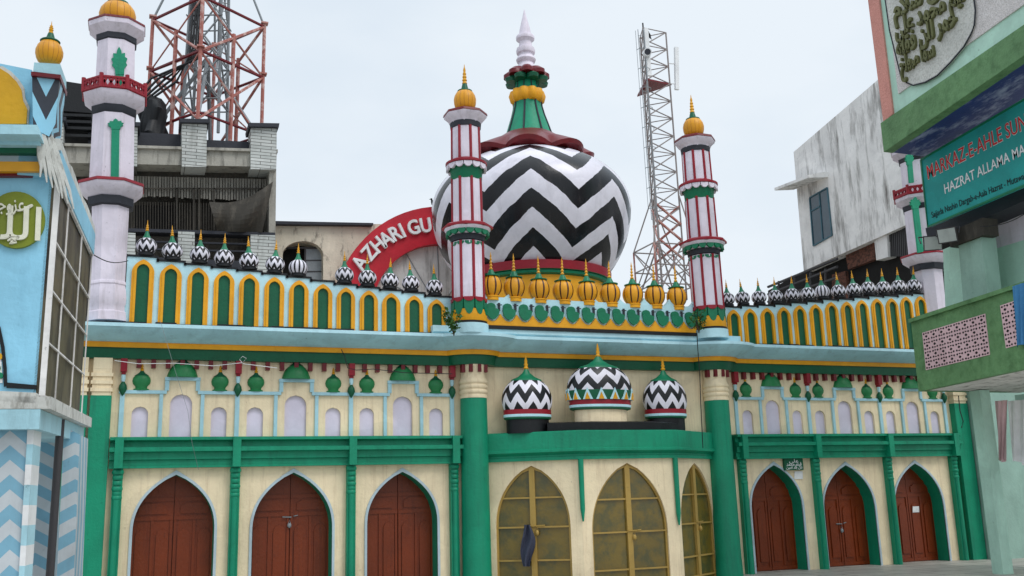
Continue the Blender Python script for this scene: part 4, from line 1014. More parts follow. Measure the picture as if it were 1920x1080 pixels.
PA = Plane((0, 9.2, 0), (0, -1, 0)); ACX, ACY = 825, 584
ar = thing('arched_sign', 'red arched rooftop sign with white capital letters, half hidden by the big dome', 'sign', PA.on(720, 520))
A_ = lambda r, a: (ACX+r*math.cos(a), ACY-r*math.sin(a))
an = [math.radians(205-i*5) for i in range(48)]
k = MB()
for a0, a1 in zip(an, an[1:]): k.extr([PA.on(*A_(197, a0)), PA.on(*A_(197, a1)), PA.on(*A_(127, a1)), PA.on(*A_(127, a0))], (0, .5, 0))
k.build('band', 'sign_red', ar)
k = MB(); k.extr([PA.on(*A_(129, a), -.35) for a in an], (0, .3, 0)); k.build('cladding', 'old_white', ar)
k = MB()
for a in (60, 92, 120, 150): k.extr([PA.on(*A_(126, math.radians(a)), -.34), PA.on(*A_(126, math.radians(a)+.012), -.34), PA.on(*A_(20, math.radians(a)+.05), -.34), PA.on(*A_(20, math.radians(a)), -.34)], (0, -.02, 0))
k.build('joint', 'steel', ar)
k = MB(); sA = pix(PA.on(720, 450))[2]/F_PX
for ch, x, y, wd in (('A', 673.6, 493, 0), ('Z', 691, 474, 0), ('H', 706.5, 460, 0), ('A', 723, 448.5, 0), ('R', 739.5, 438.5, 0), ('I', 752, 433, 0), ('G', 773.5, 427, 0), ('U', 796.5, 423, 0)):
    a = math.atan2(ACY-y, x-ACX); tx, ty = math.sin(a), -math.cos(a); o = PA.on(x, y); sz = 39*sA
    vs, fs, w_ = glyphs(ch, .022)
    def pl_(u, v, d, o=o, a=a, sz=sz, w_=w_):
        u = (u-w_*sz/2)*.86; v = v-.35*sz
        return o + Vector((u*math.sin(a)+v*math.cos(a), -d, -u*math.cos(a)+v*math.sin(a)))
    k.text(ch, pl_, sz, .022, 0, .12)
k.build('lettering', 'white', ar)
bird(811, 382, 9.1, 'small black bird sitting on top of the red arched sign', .6)

XW = 26.5; PW = Plane((XW, 0, 0), (-1, 0, 0))
wb = thing('white_building', 'tall stained white building with one blue window behind the right parapet', 'building', PW.on(1600, 480))
k = MB(); plate(k, PW, [(1488, 285), (1650, 146), (1760, 52), (1760, 396), (1705, 419), (1507, 508)], 7)
k.build('wall', 'old_white', wb)
k = MB(); plate(k, PW, [(1519.5, 371), (1550, 352.6), (1559, 441), (1526, 460)], .1, 0, .02); o = k.build('window', 'window_glass', wb)
k = MB()
for a_, b_ in (((1518, 372), (1525, 461)), ((1551, 352), (1560, 441)), ((1536, 361), (1543, 451)), ((1518, 371), (1551, 352)), ((1525, 461), (1560, 441)), ((1521, 396), (1539, 386))):
    k.tube([PW.on(*a_, .03), PW.on(*b_, .03)], .035, 4)
k.build('frame', 'frame_blue', o)
k = MB(); P = [PW.on(1481, 364), PW.on(1498, 336), PW.on(1553, 333), PW.on(1551, 341)]
q0, q1 = PW.on(1488, 356), PW.on(1553, 332); k.hexa([q0+Vector((-1.0, 0, -.12)), q1+Vector((-1.0, 0, -.12)), q1+Vector((0, 0, 0)), q0+Vector((0, 0, 0)), q0+Vector((-1.0, 0, 0)), q1+Vector((-1., 0, 0)), q1+Vector((0, 0, .25)), q0+Vector((0, 0, .25))]); k.build('window_hood', 'old_white', wb)
PW2 = Plane((XW+.5, 0, 0), (-1, 0, 0))
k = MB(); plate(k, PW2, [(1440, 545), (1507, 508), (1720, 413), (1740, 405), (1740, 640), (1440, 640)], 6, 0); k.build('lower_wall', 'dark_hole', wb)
k = MB(); plate(k, PW2, [(1585, 475), (1640, 450), (1640, 486), (1590, 505)], .3, 0, .2); plate(k, PW2, [(1560, 515), (1585, 508), (1590, 560), (1560, 560)], .3, 0, .15); k.build('brick_patch', 'brick_red', wb)
k = MB(); plate(k, PW2, [(1639, 446), (1663, 437), (1665, 482), (1643, 488)], .5, 0, .4); k.build('pier', 'old_white', wb)
k = MB()
for i in range(14):
    x = 1665+i*3.6; plate(k, PW2, [(x, 438-i*1.5), (x+2.2, 437-i*1.5), (x+3.4, 480), (x+1.2, 481)], .05, 0, .3)
k.build('shutter', 'dark_steel', wb)
k = MB()
for y0, y1 in ((538, 505), (552, 520), (566, 540)): k.tube([PW.on(1440, y0, .6), PW.on(1570, y1-20, .6)], .06, 5)
for x in (1460, 1490, 1520, 1548): k.tube([PW.on(x, 590, .6), PW.on(x, 532-(x-1440)*.26, .6)], .05, 5)
k.build('terrace_rail', 'dark_steel', wb)

# ================================================================ BLUE BUILDING ON THE LEFT
Nc = at(88, 540, Y=-11.3)
dv = ray(410, 951); dv.z = 0; dv.normalize()
ns = Vector((dv.y, -dv.x, 0))
PF = Plane(Nc, -dv); PS = Plane(Nc, ns)
bl_ = thing('blue_building', 'sky blue building with olive medallion, chevron pillar and grimy glazed side at the left edge', 'building', (Nc.x, Nc.y, 0))
BX = -400
k = MB(); plate(k, PF, [(BX, 320), (98, 335), (67, 738), (BX, 733)], (PS.on(163, 560)-Nc).dot(dv)-.05); k.build('wall', 'wall_blue', bl_)
k = MB(); plate(k, PF, [(BX, 226), (70, 234), (74, 252), (BX, 246)], .7, 0, .55); plate(k, PF, [(BX, 246), (74, 254), (76, 272), (BX, 268)], .6, 0, .3); k.build('eave', 'sky_blue', bl_)
k = MB(); plate(k, PF, [(BX, 266), (77, 273), (77, 287), (BX, 283)], .5, 0, .2); k.build('green_band', 'deep_green', bl_)
k = MB(); plate(k, PF, [(BX, 283), (77, 287), (78, 303), (BX, 301)], .5, 0, .1); k.build('grey_band', 'trim_grey', bl_)
k = MB(); plate(k, PF, [(BX, 301), (78, 303), (78, 321), (BX, 320)], .5, 0, .16); k.build('yellow_band', 'gold', bl_)
k = MB(); plate(k, PF, [(BX, 320), (78, 321), (79, 330), (BX, 329)], .5, 0, .08); k.build('maroon_band', 'dark_maroon', bl_)
k = MB(); plate(k, PF, [(BX, 117), (0, 119), (60, 131), (62, 236), (BX, 234)], .5, 0, .02); o = k.build('parapet', 'wall_blue', bl_)
MU = [(BX, 126), (0, 128), (16, 138), (31, 153), (40, 168), (43, 188), (51, 204), (49, 232), (BX, 232)]
k = MB(); plate(k, PF, [(x+(5 if x > -50 else 0)+random.uniform(-.7, .7), y-4 if y < 230 else y+1) for x, y in MU], .06, 0, .06); k.build('panel_edge', 'peeling', o)
k = MB(); plate(k, PF, MU, .06, 0, .09); k.build('panel', 'mustard', o)
# corner pillar with chevrons and a golden ball
def uvp(k, pl, pts, th, nchev, off=0., u0=0.):
    P = [pl.on(x, y, off) for x, y in pts]; x0 = min(p[0] for p in pts); x1 = max(p[0] for p in pts); zz = [p.z for p in P]
    k.extr(P, -pl.n*th, 0, None, [(u0+(p[0]-x0)/(x1-x0)*nchev, z) for p, z in zip(pts, zz)])
cp_ = None
k = MB(); uvp(k, PF, [(60, 140), (112, 146), (104, 232), (92, 256), (62, 240)], .45, 1, .2, .0); cp_ = k.build('corner_pillar', 'chevron_dark', bl_)
k = MB(); plate(k, PF, [(58, 134), (114, 140), (113, 147), (58, 141)], .55, 0, .25); k.build('moulding', 'dark_maroon', cp_)
k = MB(); plate(k, PF, [(64, 117), (113, 120), (113, 140), (62, 134)], .5, 0, .22); k.build('block', 'sky_blue', cp_)
b = PF.on(91, 119, -.05); t = thing('golden_dome', 'lone golden ball with tall spike on the corner of the blue building', 'golden dome', b)
for nm, rows, mt_, sg in (('ball', [(119, 14), (116, 19), (110, 22), (102, 24), (95, 24), (86, 21), (79, 16), (76, 14)], 'gold_plain', 48), ('collar', [(78, 17), (76, 18), (74, 16), (70, 8), (60, 5)], 'deep_green', 16),
    ('finial', [(62, 4), (58, 4.5), (56, 3), (53, 4.5), (51, 3), (49, 4), (47, 2.4), (45, 3), (43, 1), (36, .4)], 'gold', 10)):
    p = [(hw/F_PX*pix(b)[2], (119-r)/F_PX*pix(b)[2]*1.03) for r, hw in rows]
    k = MB(); k.lathe(p, b, sg); k.build(nm, mt_, t)
# olive medallion with white script
k = MB(); E_ = [(30+54*math.cos(a), 412-53*math.sin(a)) for a in [2*PI*i/40 for i in range(40)]]
plate(k, PF, E_[::-1], .06, 0, .05); md = tag(k.build('medallion', 'olive_green', None, at0=PF.on(30, 412)), 'olive green oval medallion with white Arabic calligraphy on the blue wall', 'medallion')
def script(k, pl, strokes, r, sc, ox, oy, off, mi=0):
    for st in strokes:
        P = [pl.on(ox+x*sc, oy+y*sc, off) for x, y in st]; n = len(P)
        Q = []
        for i in range(n-1):
            for f in (0, .33, .66): 
                a, b_, c_, d_ = P[max(i-1, 0)], P[i], P[i+1], P[min(i+2, n-1)]
                Q.append(.5*((2*b_)+(c_-a)*f+(2*a-5*b_+4*c_-d_)*f*f+(3*b_-a-3*c_+d_)*f**3))
        Q.append(P[-1]); m_ = len(Q)
        k.tube(Q, [r*(.55+.6*math.sin(PI*min(1, (i+.6)/m_))) for i in range(m_)], 5, mi)
ALLAH = [[(213, 285), (222, 330), (216, 390), (205, 445)], [(176, 335), (188, 380), (184, 430), (160, 458), (132, 452), (118, 425)], [(96, 345), (108, 395), (112, 440), (96, 466), (60, 470), (30, 458), (12, 436)], [(12, 436), (8, 390), (-2, 350), (-14, 330)],
    [(-40, 340), (-36, 400), (-52, 440), (-80, 440)], [(196, 268), (170, 282), (136, 305)], [(45, 478), (72, 462), (88, 478), (60, 492), (100, 488)],
    [(-20, 245), (8, 240), (16, 222), (30, 246), (52, 236), (56, 214), (68, 250), (84, 240)], [(84, 240), (92, 222), (104, 252), (122, 250), (118, 222)], [(122, 250), (134, 272), (112, 294), (80, 290)], [(24, 262), (18, 290), (34, 306), (60, 298)], [(76, 208), (84, 200)]]
k = MB()
for x0, x1, yb, ht, body, bo_ in ((-48, 76, 446, 62, '\uFEEA\uFEE0\uFEDF\uFE8D', .008), (-22, 46, 394, 26, '\uFEDE\uFE9F\uFEED\uFEB0\uFECB', .008)):
    p0 = PF.on(x0, yb, .051); p1 = PF.on(x1, yb, .051); vs, fs, w_ = glyphs(body, bo_); sx = (p1-p0).dot(ns)/w_; sz = (PF.on(x0, yb-ht, .051).z-p0.z)/.71
    k.text(body, lambda x, y, d: p0+ns*x*sx+Vector((0, 0, y*sz))-dv*d, 1, bo_, 0, .03)
script(k, PF, [[(196, 268), (170, 282), (136, 305)], [(45, 482), (72, 466), (88, 482), (60, 494), (100, 490)]], .02, 1/3.176, 0, 300, .06)
k.build('script', 'ivory', md)
# painted arch, black line and flaking ledge low on the wall
k = MB(); arc = [(-60, 585), (-20, 592), (0, 612), (8, 650), (12, 690), (13, 722)]
k.ring([PF.on(x, y, .03) for x, y in arc], [PF.on(x-6, y+3, .03) for x, y in arc], dv*.03); plate(k, PF, [(12, 717), (68, 722), (68, 730), (12, 727)], .05, 0, .03); k.build('painted_line', 'black', bl_)
k = MB(); plate(k, PF, [(BX, 640), (-4, 640), (3, 680), (5, 718), (BX, 716)], .03, 0, .01); ofl = k.build('arch_panel', 'white', bl_)
k = MB()
for x, y, mi in ((0, 668, 0), (-4, 690, 1), (1, 704, 1), (-8, 655, 1)): k.extr([PF.on(x+5*math.cos(a), y+6*math.sin(a), .03) for a in [2*PI*i/8 for i in range(8)]][::-1], dv*.02, mi)
k.build('flower_motif', ['mustard', 'leaf_green'], ofl)
k = MB(); rr = random.Random(3); top = [(x, 733+.05*max(0, x)) for x in range(-400, 72, 12)]; bot = [(x, 752+rr.uniform(-.8, .8)+.06*max(0, x)) for x in range(66, -401, -8)]
plate(k, PF, top+bot, .6, 0, .2); k.build('ledge', 'peeling', bl_)
k = MB(); uvp(k, PF, [(-40, 750), (54, 757), (32, 1130), (-70, 1130)], .5, 1.9, .0, .146); k.build('chevron_pillar', 'chevron_blue', bl_)
k = MB(); yy = 757
for i in range(10):
    y0, y1 = 757+i*38, 757+(i+1)*38; xl, xr = 54-(y0-757)*.06, 67-(y0-757)*.066; xl2, xr2 = 54-(y1-757)*.06, 67-(y1-757)*.066
    k.extr([PF.on(xl+.4, y0, .04), PF.on(xr, y0, .04), PF.on(xr2, y1, .04), PF.on(xl2+.4, y1, .04)], dv*.5, i % 2)
k.build('corner_strip', ['sky_blue', 'white'], bl_)
# grimy glazed side with white bars
ztop, zbot = PS.on(104, 341).z, PS.on(73, 742).z
def sd_(tt, z, off=0.): p = Nc+dv*tt+ns*off; return Vector((p.x, p.y, z))
def tof(px, py): return (PS.on(px, py)-Nc).dot(dv)
t1 = tof(163, 560)
zt2 = PS.on(170, 482).z; 
zr = [ztop, PS.on(94, 445).z, PS.on(90, 542).z, PS.on(84, 642).z, zbot]
tv = [0.02, tof(109, 600), tof(138, 609), t1]
top_at = lambda tt: ztop+(zt2-ztop)*tt/t1
zb2 = PS.on(151, 780).z; bot_at = lambda tt: zbot+(zb2-zbot)*tt/t1
k = MB(); k.extr([sd_(0, bot_at(0)), sd_(t1, bot_at(t1)), sd_(t1, top_at(t1)), sd_(0, top_at(0))], -ns*.06); gz = k.build('glazing', 'grimy_pane', bl_)
k = MB()
for i in range(5):
    f = (zr[i]-zbot)/(ztop-zbot); k.tube([sd_(tt, bot_at(tt)+(top_at(tt)-bot_at(tt))*f, .03) for tt in (0, t1/2, t1)], .024 if i in (0, 4) else .014, 4)
for tt in tv: k.tube([sd_(tt, bot_at(tt), .03), sd_(tt, top_at(tt), .03)], .045 if tt == tv[0] else .013, 4)
k.build('window_bar', 'old_white', gz)
def sslab(name, mat, z0, z1, off, th, te=.15):
    k = MB(); k.hexa([sd_(-.2, bot_at(0)+z0, off-th), sd_(t1+te, bot_at(t1)+z0, off-th), sd_(t1+te, bot_at(t1)+z0, off), sd_(-.2, bot_at(0)+z0, off), sd_(-.2, bot_at(0)+z1, off-th), sd_(t1+te, bot_at(t1)+z1, off-th), sd_(t1+te, bot_at(t1)+z1, off), sd_(-.2, bot_at(0)+z1, off)]); k.build(name, mat, bl_)
sslab('sill', 'peeling', -.17, -.03, .16, .8); sslab('beam', 'sky_blue', -.4, -.175, .06, .5)
k = MB(); rr = random.Random(5); up_ = []; lo_ = []
for i in range(15):
    tt = -.1+(t1+.15)*i/14; z = top_at(tt); up_.append(sd_(tt, z+.5+rr.uniform(-.025, .025), .04)); lo_.append(sd_(tt, z+.3+rr.uniform(-.035, .035), .06))
for i in range(14): k.extr([lo_[i], lo_[i+1], up_[i+1], up_[i]], -ns*.2)
k.build('torn_canopy', 'peeling', bl_)
k = MB(); k.hexa([sd_(-.1, top_at(0)+.02, -.4), sd_(t1, top_at(t1)+.02, -.4), sd_(t1, top_at(t1)+.02, .06), sd_(-.1, top_at(0)+.02, .06), sd_(-.1, top_at(0)+.36, -.4), sd_(t1, top_at(t1)+.34, -.4), sd_(t1, top_at(t1)+.34, .06), sd_(-.1, top_at(0)+.36, .06)]); k.build('top_beam', 'wall_blue', bl_)
k = MB(); rr = random.Random(9)
for i in range(7):
    x0 = 73+i*4; P = [PF.on(x0+rr.uniform(-2, 2)+j*(1.0+i*1.6), 252+j*(20+i*2.5), .24-.02*i) for j in range(5)]; k.tube(P, [.014, .03, .028, .02, .008], 5)
tag(k.build('rag_strips', 'peeling', None, at0=PF.on(78, 252)), 'torn grey rags hanging below the chevron corner pillar of the blue building', 'rags')
k = MB(); plate(k, Plane(Nc+dv*3.6, -dv), [(20, 800), (118, 835), (104, 1140), (0, 1140)], .3); ib = None
k = MB(); uvp(k, Plane(Nc+dv*3.4, -dv), [(48, 800), (110, 832), (100, 1140), (30, 1140)], .3, 1.0, 0, .05); k.build('inner_wall', 'chevron_blue', bl_)
k = MB(); uvp(k, Plane(Nc+dv*(t1-1.2), -dv), [(120, 800), (150, 815), (136, 1140), (104, 1140)], .9, .5, 0, .1); k.build('rear_pillar', 'chevron_blue', bl_)
k = MB(); p = PS.on(113, 800, .04); k.tube([Vector((p.x, p.y, bot_at(2)-.2)), Vector((p.x, p.y, 1.6)), Vector((p.x, p.y, 0))], .05, 10); tag(k.build('pipe', 'dark_steel', None, at0=Vector((p.x, p.y, 0))), 'rusty dark drainpipe standing against the blue building', 'pipe')

# ================================================================ GREEN BUILDING ON THE RIGHT
XG = 18.7; PG = Plane((XG, 0, 0), (-1, 0, 0)); inn = Vector((1, 0, 0))
gb = thing('green_building', 'mint and green building with script medallion and latticed balcony at the right edge', 'building', (21, -6, 0))
k = MB(); plate(k, PG, [(1616, -90), (1656, 228), (1920, 47), (2110, -90)], 3, 0, -.08); k.build('upper_wall', 'mint', gb)
k = MB(); plate(k, PG, [(1616, -90), (1637, -90), (1674, 214), (1656, 228)], .1, 0, -.02); k.build('corner_strip', 'pink_pebble', gb)
k = MB(); plate(k, PG, [(1652, -90), (1684, 176), (1920, 8), (2045, -90)], .06, 0, -.04); k.build('pebbled_panel', 'pebble', gb)
MD = [(1650, -70), (1668, 57), (1689, 142), (1700, 155), (1712, 160), (1735, 154), (1757, 142), (1782, 117), (1807, 88), (1820, 65), (1827, 47), (1829, 19), (1824, -20), (1805, -70)]
k = MB(); plate(k, PG, MD, .05, 0, .0); mdl = k.build('script_medallion', 'medallion_grey', gb)
k = MB(); k.tube([PG.on(x, y, .0) for x, y in MD], .022, 5); k.build('outline', 'charcoal', mdl)
k = MB()
for bx, by, ex_, hh, body in ((1693, 139, 1756, 28, '\uFEA6\uFEE0\uFECC\uFEBB \uFE8E\uFEE4\uFEB3'), (1686, 108, 1798, 31, '\uFEEA\uFEE0\uFED8\uFED3 \uFEE6\uFE8E\uFEDF \uFEAE\uFEE4\uFEA3'), (1683, 72, 1814, 31, '\uFEF2\uFEE0\uFECB \uFEAA\uFEE4\uFEA4\uFEE3 \uFEE2\uFEF4\uFEE7'), (1680, 36, 1820, 31, '\uFEE1\uFEFC\uFEB3 \uFEF0\uFEE0\uFECB \uFEAE\uFEE7'), (1676, 0, 1818, 31, '\uFEEA\uFEE0\uFEDF \uFEAA\uFEE4\uFEA3 \uFEE2\uFEF3')):
    p0 = PG.on(bx, by); p1 = PG.on(ex_, by-(ex_-bx)*.56); vs, fs, w_ = glyphs(body, .028); ex = (p1-p0)/w_; H = (PG.on(bx, by-hh)-p0).length; uz = Vector((0, 0, 1))*H/.62
    k.text(body, lambda x, y, d: p0+ex*x+uz*y-inn*d, 1, .028, 0, .09)
k.build('script', 'brass_letter', mdl)
k = MB(); plate(k, PG, [(1651, 231), (1657, 285), (1920, 104), (2085, -9), (2085, -66), (1920, 46)], .3); k.build('eave_fascia', 'moss_green', gb)
a_ = PG.on(1657, 283); 
XS = XG+1.0
for _ in range(20):
    q = pix((XS, a_.y, a_.z)); XS += (1731-q[0])*.006
PSg = Plane((XS, 0, 0), (-1, 0, 0))
e0, e1 = PG.on(1657.5, 284), PG.on(2085, -9)
k = MB(); k.hexa([e0+inn*.301, e1+inn*.301, Vector((XS+1.5, e1.y, e1.z)), Vector((XS+1.5, e0.y, e0.z)), e0+inn*.301+Vector((0, 0, .3)), e1+inn*.301+Vector((0, 0, .3)), Vector((XS+1.5, e1.y, e1.z+.3)), Vector((XS+1.5, e0.y, e0.z+.3))]); k.build('eave_soffit', 'navy', gb)
SG = [(1727, 300), (1740, 425), (1920, 348), (2070, 284), (2070, 100), (1920, 187)]
sg_ = thing('signboard', 'teal signboard with red and white English lettering under the green eave', 'signboard', PSg.on(1800, 350))
k = MB(); plate(k, PSg, SG, .14, 0, .15); k.build('board', 'teal', sg_)
k = MB(); k.tube([PSg.on(x, y, .15) for x, y in SG[:1]+SG[:0:-1]+SG[:1]], .035, 4); k.build('frame', 'leaf_green', sg_)
def sign_line(body, bl, br, hL, mat, bold, name, under=None, n_fit=None):
    """lettering fitted between two points of its base line; hL = px height at the left end"""
    p0, p1 = PSg.on(*bl, .155), PSg.on(*br, .155); up = PSg.on(bl[0], bl[1]-hL, .155)-p0; H = up.length
    vs, fs, w_ = glyphs(body, bold); ex = (p1-p0)/w_; uz = Vector((0, 0, 1))*H/.72
    k = MB(); k.text(body, lambda x, y, d: p0+ex*x+uz*y-inn*d, 1, bold, 0, .006)
    o = k.build(name, mat, sg_)
    if under:
        k = MB(); vs, fs, w2 = glyphs(body, bold+.02); k.text(body, lambda x, y, d: p0+ex*x+uz*y-inn*(d-.012)+inn*.003, 1, bold+.02, 0, .012); k.build(name+'_edge', under, sg_)
sign_line('MARKAZ-E-AHLE SUN', (1739, 337), (1926, 240), 27, 'letter_red', 0, 'red_lettering', 'white')
sign_line('HAZRAT ALLAMA MA', (1771, 364), (1923, 288), 19, 'white', 0, 'white_lettering', 'steel')
sign_line('Sajjada Nashin Dargah-e-Aala Hazrat - Mutawali', (1747, 409), (1925, 334), 12, 'black', .0, 'black_lettering')
# pillar, wall and beam beneath the sign
PW3 = Plane((XS+.5, 0, 0), (-1, 0, 0))
k = MB(); plate(k, PW3, [(1768, 468), (1806, 452), (1822, 640), (1776, 660)], .6); k.build('pillar_side', 'mint', gb)
k = MB(); plate(k, PW3, [(1796, 445), (1838, 430), (1860, 640), (1812, 640)], .5, 0, .3); pl2 = k.build('pillar', 'grey_green', gb)
k = MB(); plate(k, PW3, [(1776, 437), (1842, 408), (1845, 440), (1782, 464)], .5, 0, .4); k.build('capital', 'tarp', pl2)
k = MB(); plate(k, PW3, [(1735, 428), (1850, 378), (1930, 345), (1930, 372), (1845, 410), (1740, 450)], .8, 0, .0); k.build('lintel', 'charcoal', gb)
PW4 = Plane((XS+1.3, 0, 0), (-1, 0, 0))
k = MB(); plate(k, PW4, [(1835, 395), (2050, 310), (2050, 410), (1848, 472)], .3); k.build('white_wall', 'lilac_white', gb)
k = MB(); plate(k, PW4, [(1848, 472), (2050, 410), (2050, 600), (1866, 620)], .32); k.build('mint_wall', 'mint', gb)
# balcony
XBL = 19.29; PBL = Plane((XBL, 0, 0), (-1, 0, 0))
zbb = PBL.on(1722, 734).z; y0b = PBL.on(1722, 734).y
bal = [(1708, 603), (1897, 541), (2060, 487), (2060, 662), (1920, 692), (1722, 734)]
k = MB(); plate(k, PBL, bal, .18); k.extr([PBL.on(1708, 603, .001)+inn*.18, PBL.on(1722, 734, .001)+inn*.18, PBL.on(1722, 734, .001)+inn*3, PBL.on(1708, 603, .001)+inn*3], Vector((0, -.18, 0))); bo = k.build('balcony_wall', 'moss_green', gb)
k = MB(); k.tube([PBL.on(1706, 602, .03), PBL.on(1897, 540, .03), PBL.on(2060, 486, .03)], .07, 4); k.build('coping', 'moss_green', bo)
def jali(pts, nx, ny):
    k = MB(); P = [PBL.on(x, y, .012) for x, y in pts]; k.extr(P, inn*.03, 0)
    k2 = MB(); tl, tr_, br, bl2 = P
    B_ = lambda u, v: tl.lerp(tr_, u).lerp(bl2.lerp(br, u), v)-inn*.004
    for i in range(nx):
        for j in range(ny):
            u0, v0, du, dv_ = (i+.12)/nx, (j+.12)/ny, .76/nx, .76/ny
            for cx, cy, w_, h_ in ((.5, .5, .24, .2), (.1, .1, .17, .16), (.9, .1, .17, .16), (.1, .9, .17, .16), (.9, .9, .17, .16), (.5, .05, .2, .1), (.5, .95, .2, .1)):
                k2.extr([B_(u0+du*(cx-w_), v0+dv_*cy), B_(u0+du*cx, v0+dv_*(cy-h_)), B_(u0+du*(cx+w_), v0+dv_*cy), B_(u0+du*cx, v0+dv_*(cy+h_))], inn*.003, 0)
    o = k.build('lattice', 'pink', bo); tag(k2.build('piercing', 'dark_hole', o), kind='stuff')
jali([(1729, 624), (1847, 588), (1856, 665), (1736, 694)], 8, 4); jali([(1875, 573), (1925, 556), (1932, 640), (1886, 653)], 3, 4)
e0, e1 = PBL.on(1722, 734), PBL.on(2060, 662)
k = MB(); k.hexa([e0+inn*.182, e1+inn*.182, e1+inn*3.5, e0+inn*3.5] + [p+Vector((0, 0, .15)) for p in (e0+inn*.182, e1+inn*.182, e1+inn*3.5, e0+inn*3.5)]); k.build('balcony_floor', 'old_white', gb)
# ground floor pillars and walls
pc = at(1881, 1076, Z=0); k = MB(); q = .17; k.box((pc.x-q, pc.y-q, 0), (pc.x+q, pc.y+q, zbb)); k.build('ground_pillar', 'mint', gb)
k = MB(); k.box((24.78, -.6, 0), (32, -.03, 5.5)); k.build('end_wall', 'grey_green', gb)
k = MB(); k.box((23.2, -7.5, 0), (23.5, -3.4, zbb)); k.build('inner_wall', 'grey_green', gb)
k = MB(); k.box((23.1, -5.9, 0), (23.199, -4.7, 2.6)); k.build('doorway', 'tarp', gb)
def sheet(name, mat, pts, label, cat, nx=10, ny=8, amp=.05, fr=3.):
    """hanging cloth between four space points, with folds"""
    tl, tr_, br, bl2 = [Vector(p) for p in pts]; nrm = (tr_-tl).cross(bl2-tl).normalized(); k = MB()
    P = lambda u, v: tl.lerp(tr_, u).lerp(bl2.lerp(br, u), v)+nrm*amp*math.sin(u*fr*2*PI+v*1.5)*(.35+v*.65)+Vector((0, 0, .04*math.sin(u*7)))*v
    for i in range(nx):
        for j in range(ny):
            f = [P(i/nx, j/ny), P(i/nx, (j+1)/ny), P((i+1)/nx, (j+1)/ny), P((i+1)/nx, j/ny)]; k.face(f); k.face([p-nrm*.012 for p in reversed(f)])
    return tag(k.build(name, mat, None, at0=(tl+tr_)/2), label, cat)
sheet('cloth', 'cloth_sky', [PBL.on(1899, 537, .12), PBL.on(1935, 525, .12), PBL.on(1940, 640, .12), PBL.on(1906, 652, .12)], 'blue cloth hung over the latticed green balcony', 'cloth', 14, 8, .05, 4)
PCl = Plane((pc.x+.35, 0, 0), (-1, 0, 0))
sheet('garment', 'cloth_pink', [PCl.on(1866, 752), PCl.on(1889, 750), PCl.on(1886, 862), PCl.on(1874, 866)], 'pale pink garment drying below the balcony', 'garment', 12, 8, .06, 2.5)
sheet('garment', 'white', [PCl.on(1890, 752), PCl.on(1935, 748), PCl.on(1938, 872), PCl.on(1896, 866)], 'white garment drying below the balcony at the right edge', 'garment', 12, 8, .07, 2.5)
def floodlight(px, py, label, yaw):
    p = at(px, py, X=XS-.25); t = thing('floodlight', label, 'floodlight', p, 'floodlights under the teal signboard')
    d = Vector((-math.cos(yaw), -math.sin(yaw), -.35)).normalized(); s_ = d.cross(Vector((0, 0, 1))).normalized(); u = s_.cross(d)
    def bx(x0, x1, y0, y1, a, b_, tp=1.): return [p+s_*x+u*y+d*zz for zz, kk in ((a, tp), (b_, 1)) for x, y in ((x0*kk, y0*kk), (x1*kk, y0*kk), (x1*kk, y1*kk), (x0*kk, y1*kk))]
    k = MB(); k.hexa(bx(-.24, .24, -.2, .2, -.18, .12, .65)); k.build('housing', 'dark_steel', t)
    k = MB(); k.hexa(bx(-.21, .21, -.17, .17, .121, .14)); k.build('glass', 'lamp_glass', t)
    k = MB(); k.tube([p+s_*.27, p+s_*.27-u*.1-d*.2+Vector((0, 0, .25)), p-s_*.27-u*.1-d*.2+Vector((0, 0, .25)), p-s_*.27], .02, 5); k.build('bracket', 'dark_steel', t)
floodlight(1747, 455, 'left one of two floodlights under the teal signboard', 1.0); floodlight(1777, 440, 'right one of two floodlights under the teal signboard', .6)

# ================================================================ SMALL THINGS
def weed(px, py, Y, label, n, seed):
    p = at(px, py, Y=Y); rr = random.Random(seed); k = MB(); st = MB()
    for i in range(6):
        a = rr.uniform(0, 2*PI); e = p+Vector((.22*math.cos(a), .12*math.sin(a)-.05, rr.uniform(.2, .55))); st.tube([p+Vector((0, 0, -.1)), p.lerp(e, .5)+Vector((0, 0, .05)), e], [.012, .009, .004], 4)
        for j in range(n):
            q = p.lerp(e, rr.uniform(.2, 1.1))+Vector([rr.gauss(0, .05) for _ in range(3)]); d = Vector([rr.gauss(0, 1) for _ in range(3)]).normalized(); s_ = d.cross(Vector((.3, .2, 1))).normalized()
            L_ = rr.uniform(.06, .13); k.face([q, q+d*L_*.5+s_*L_*.3, q+d*L_, q+d*L_*.5-s_*L_*.3])
    t = thing('weed', label, 'plant', p); st.build('stem', 'bark', t); k.build('leaves', 'leafy', t)
weed(851, 622, -1.3, 'leafy weed growing at the foot of the pink minaret beside the left parapet', 34, 4)
weed(1310, 618, -1.3, 'small weed growing at the right end of the golden dome row', 22, 8)
p0 = at(1470, 860, Y=-.1); p1 = at(1507, 881, Y=-.1)
k = MB(); k.box((p0.x, -.1, p1.z), (p1.x, -.02, p0.z)); sg2 = tag(k.build('plaque', 'deep_green', None, at0=Vector(((p0.x+p1.x)/2, -.06, p1.z))), 'small dark green plaque with white Arabic lines above the red door', 'plaque')
k = MB(); H_ = p0.z-p1.z
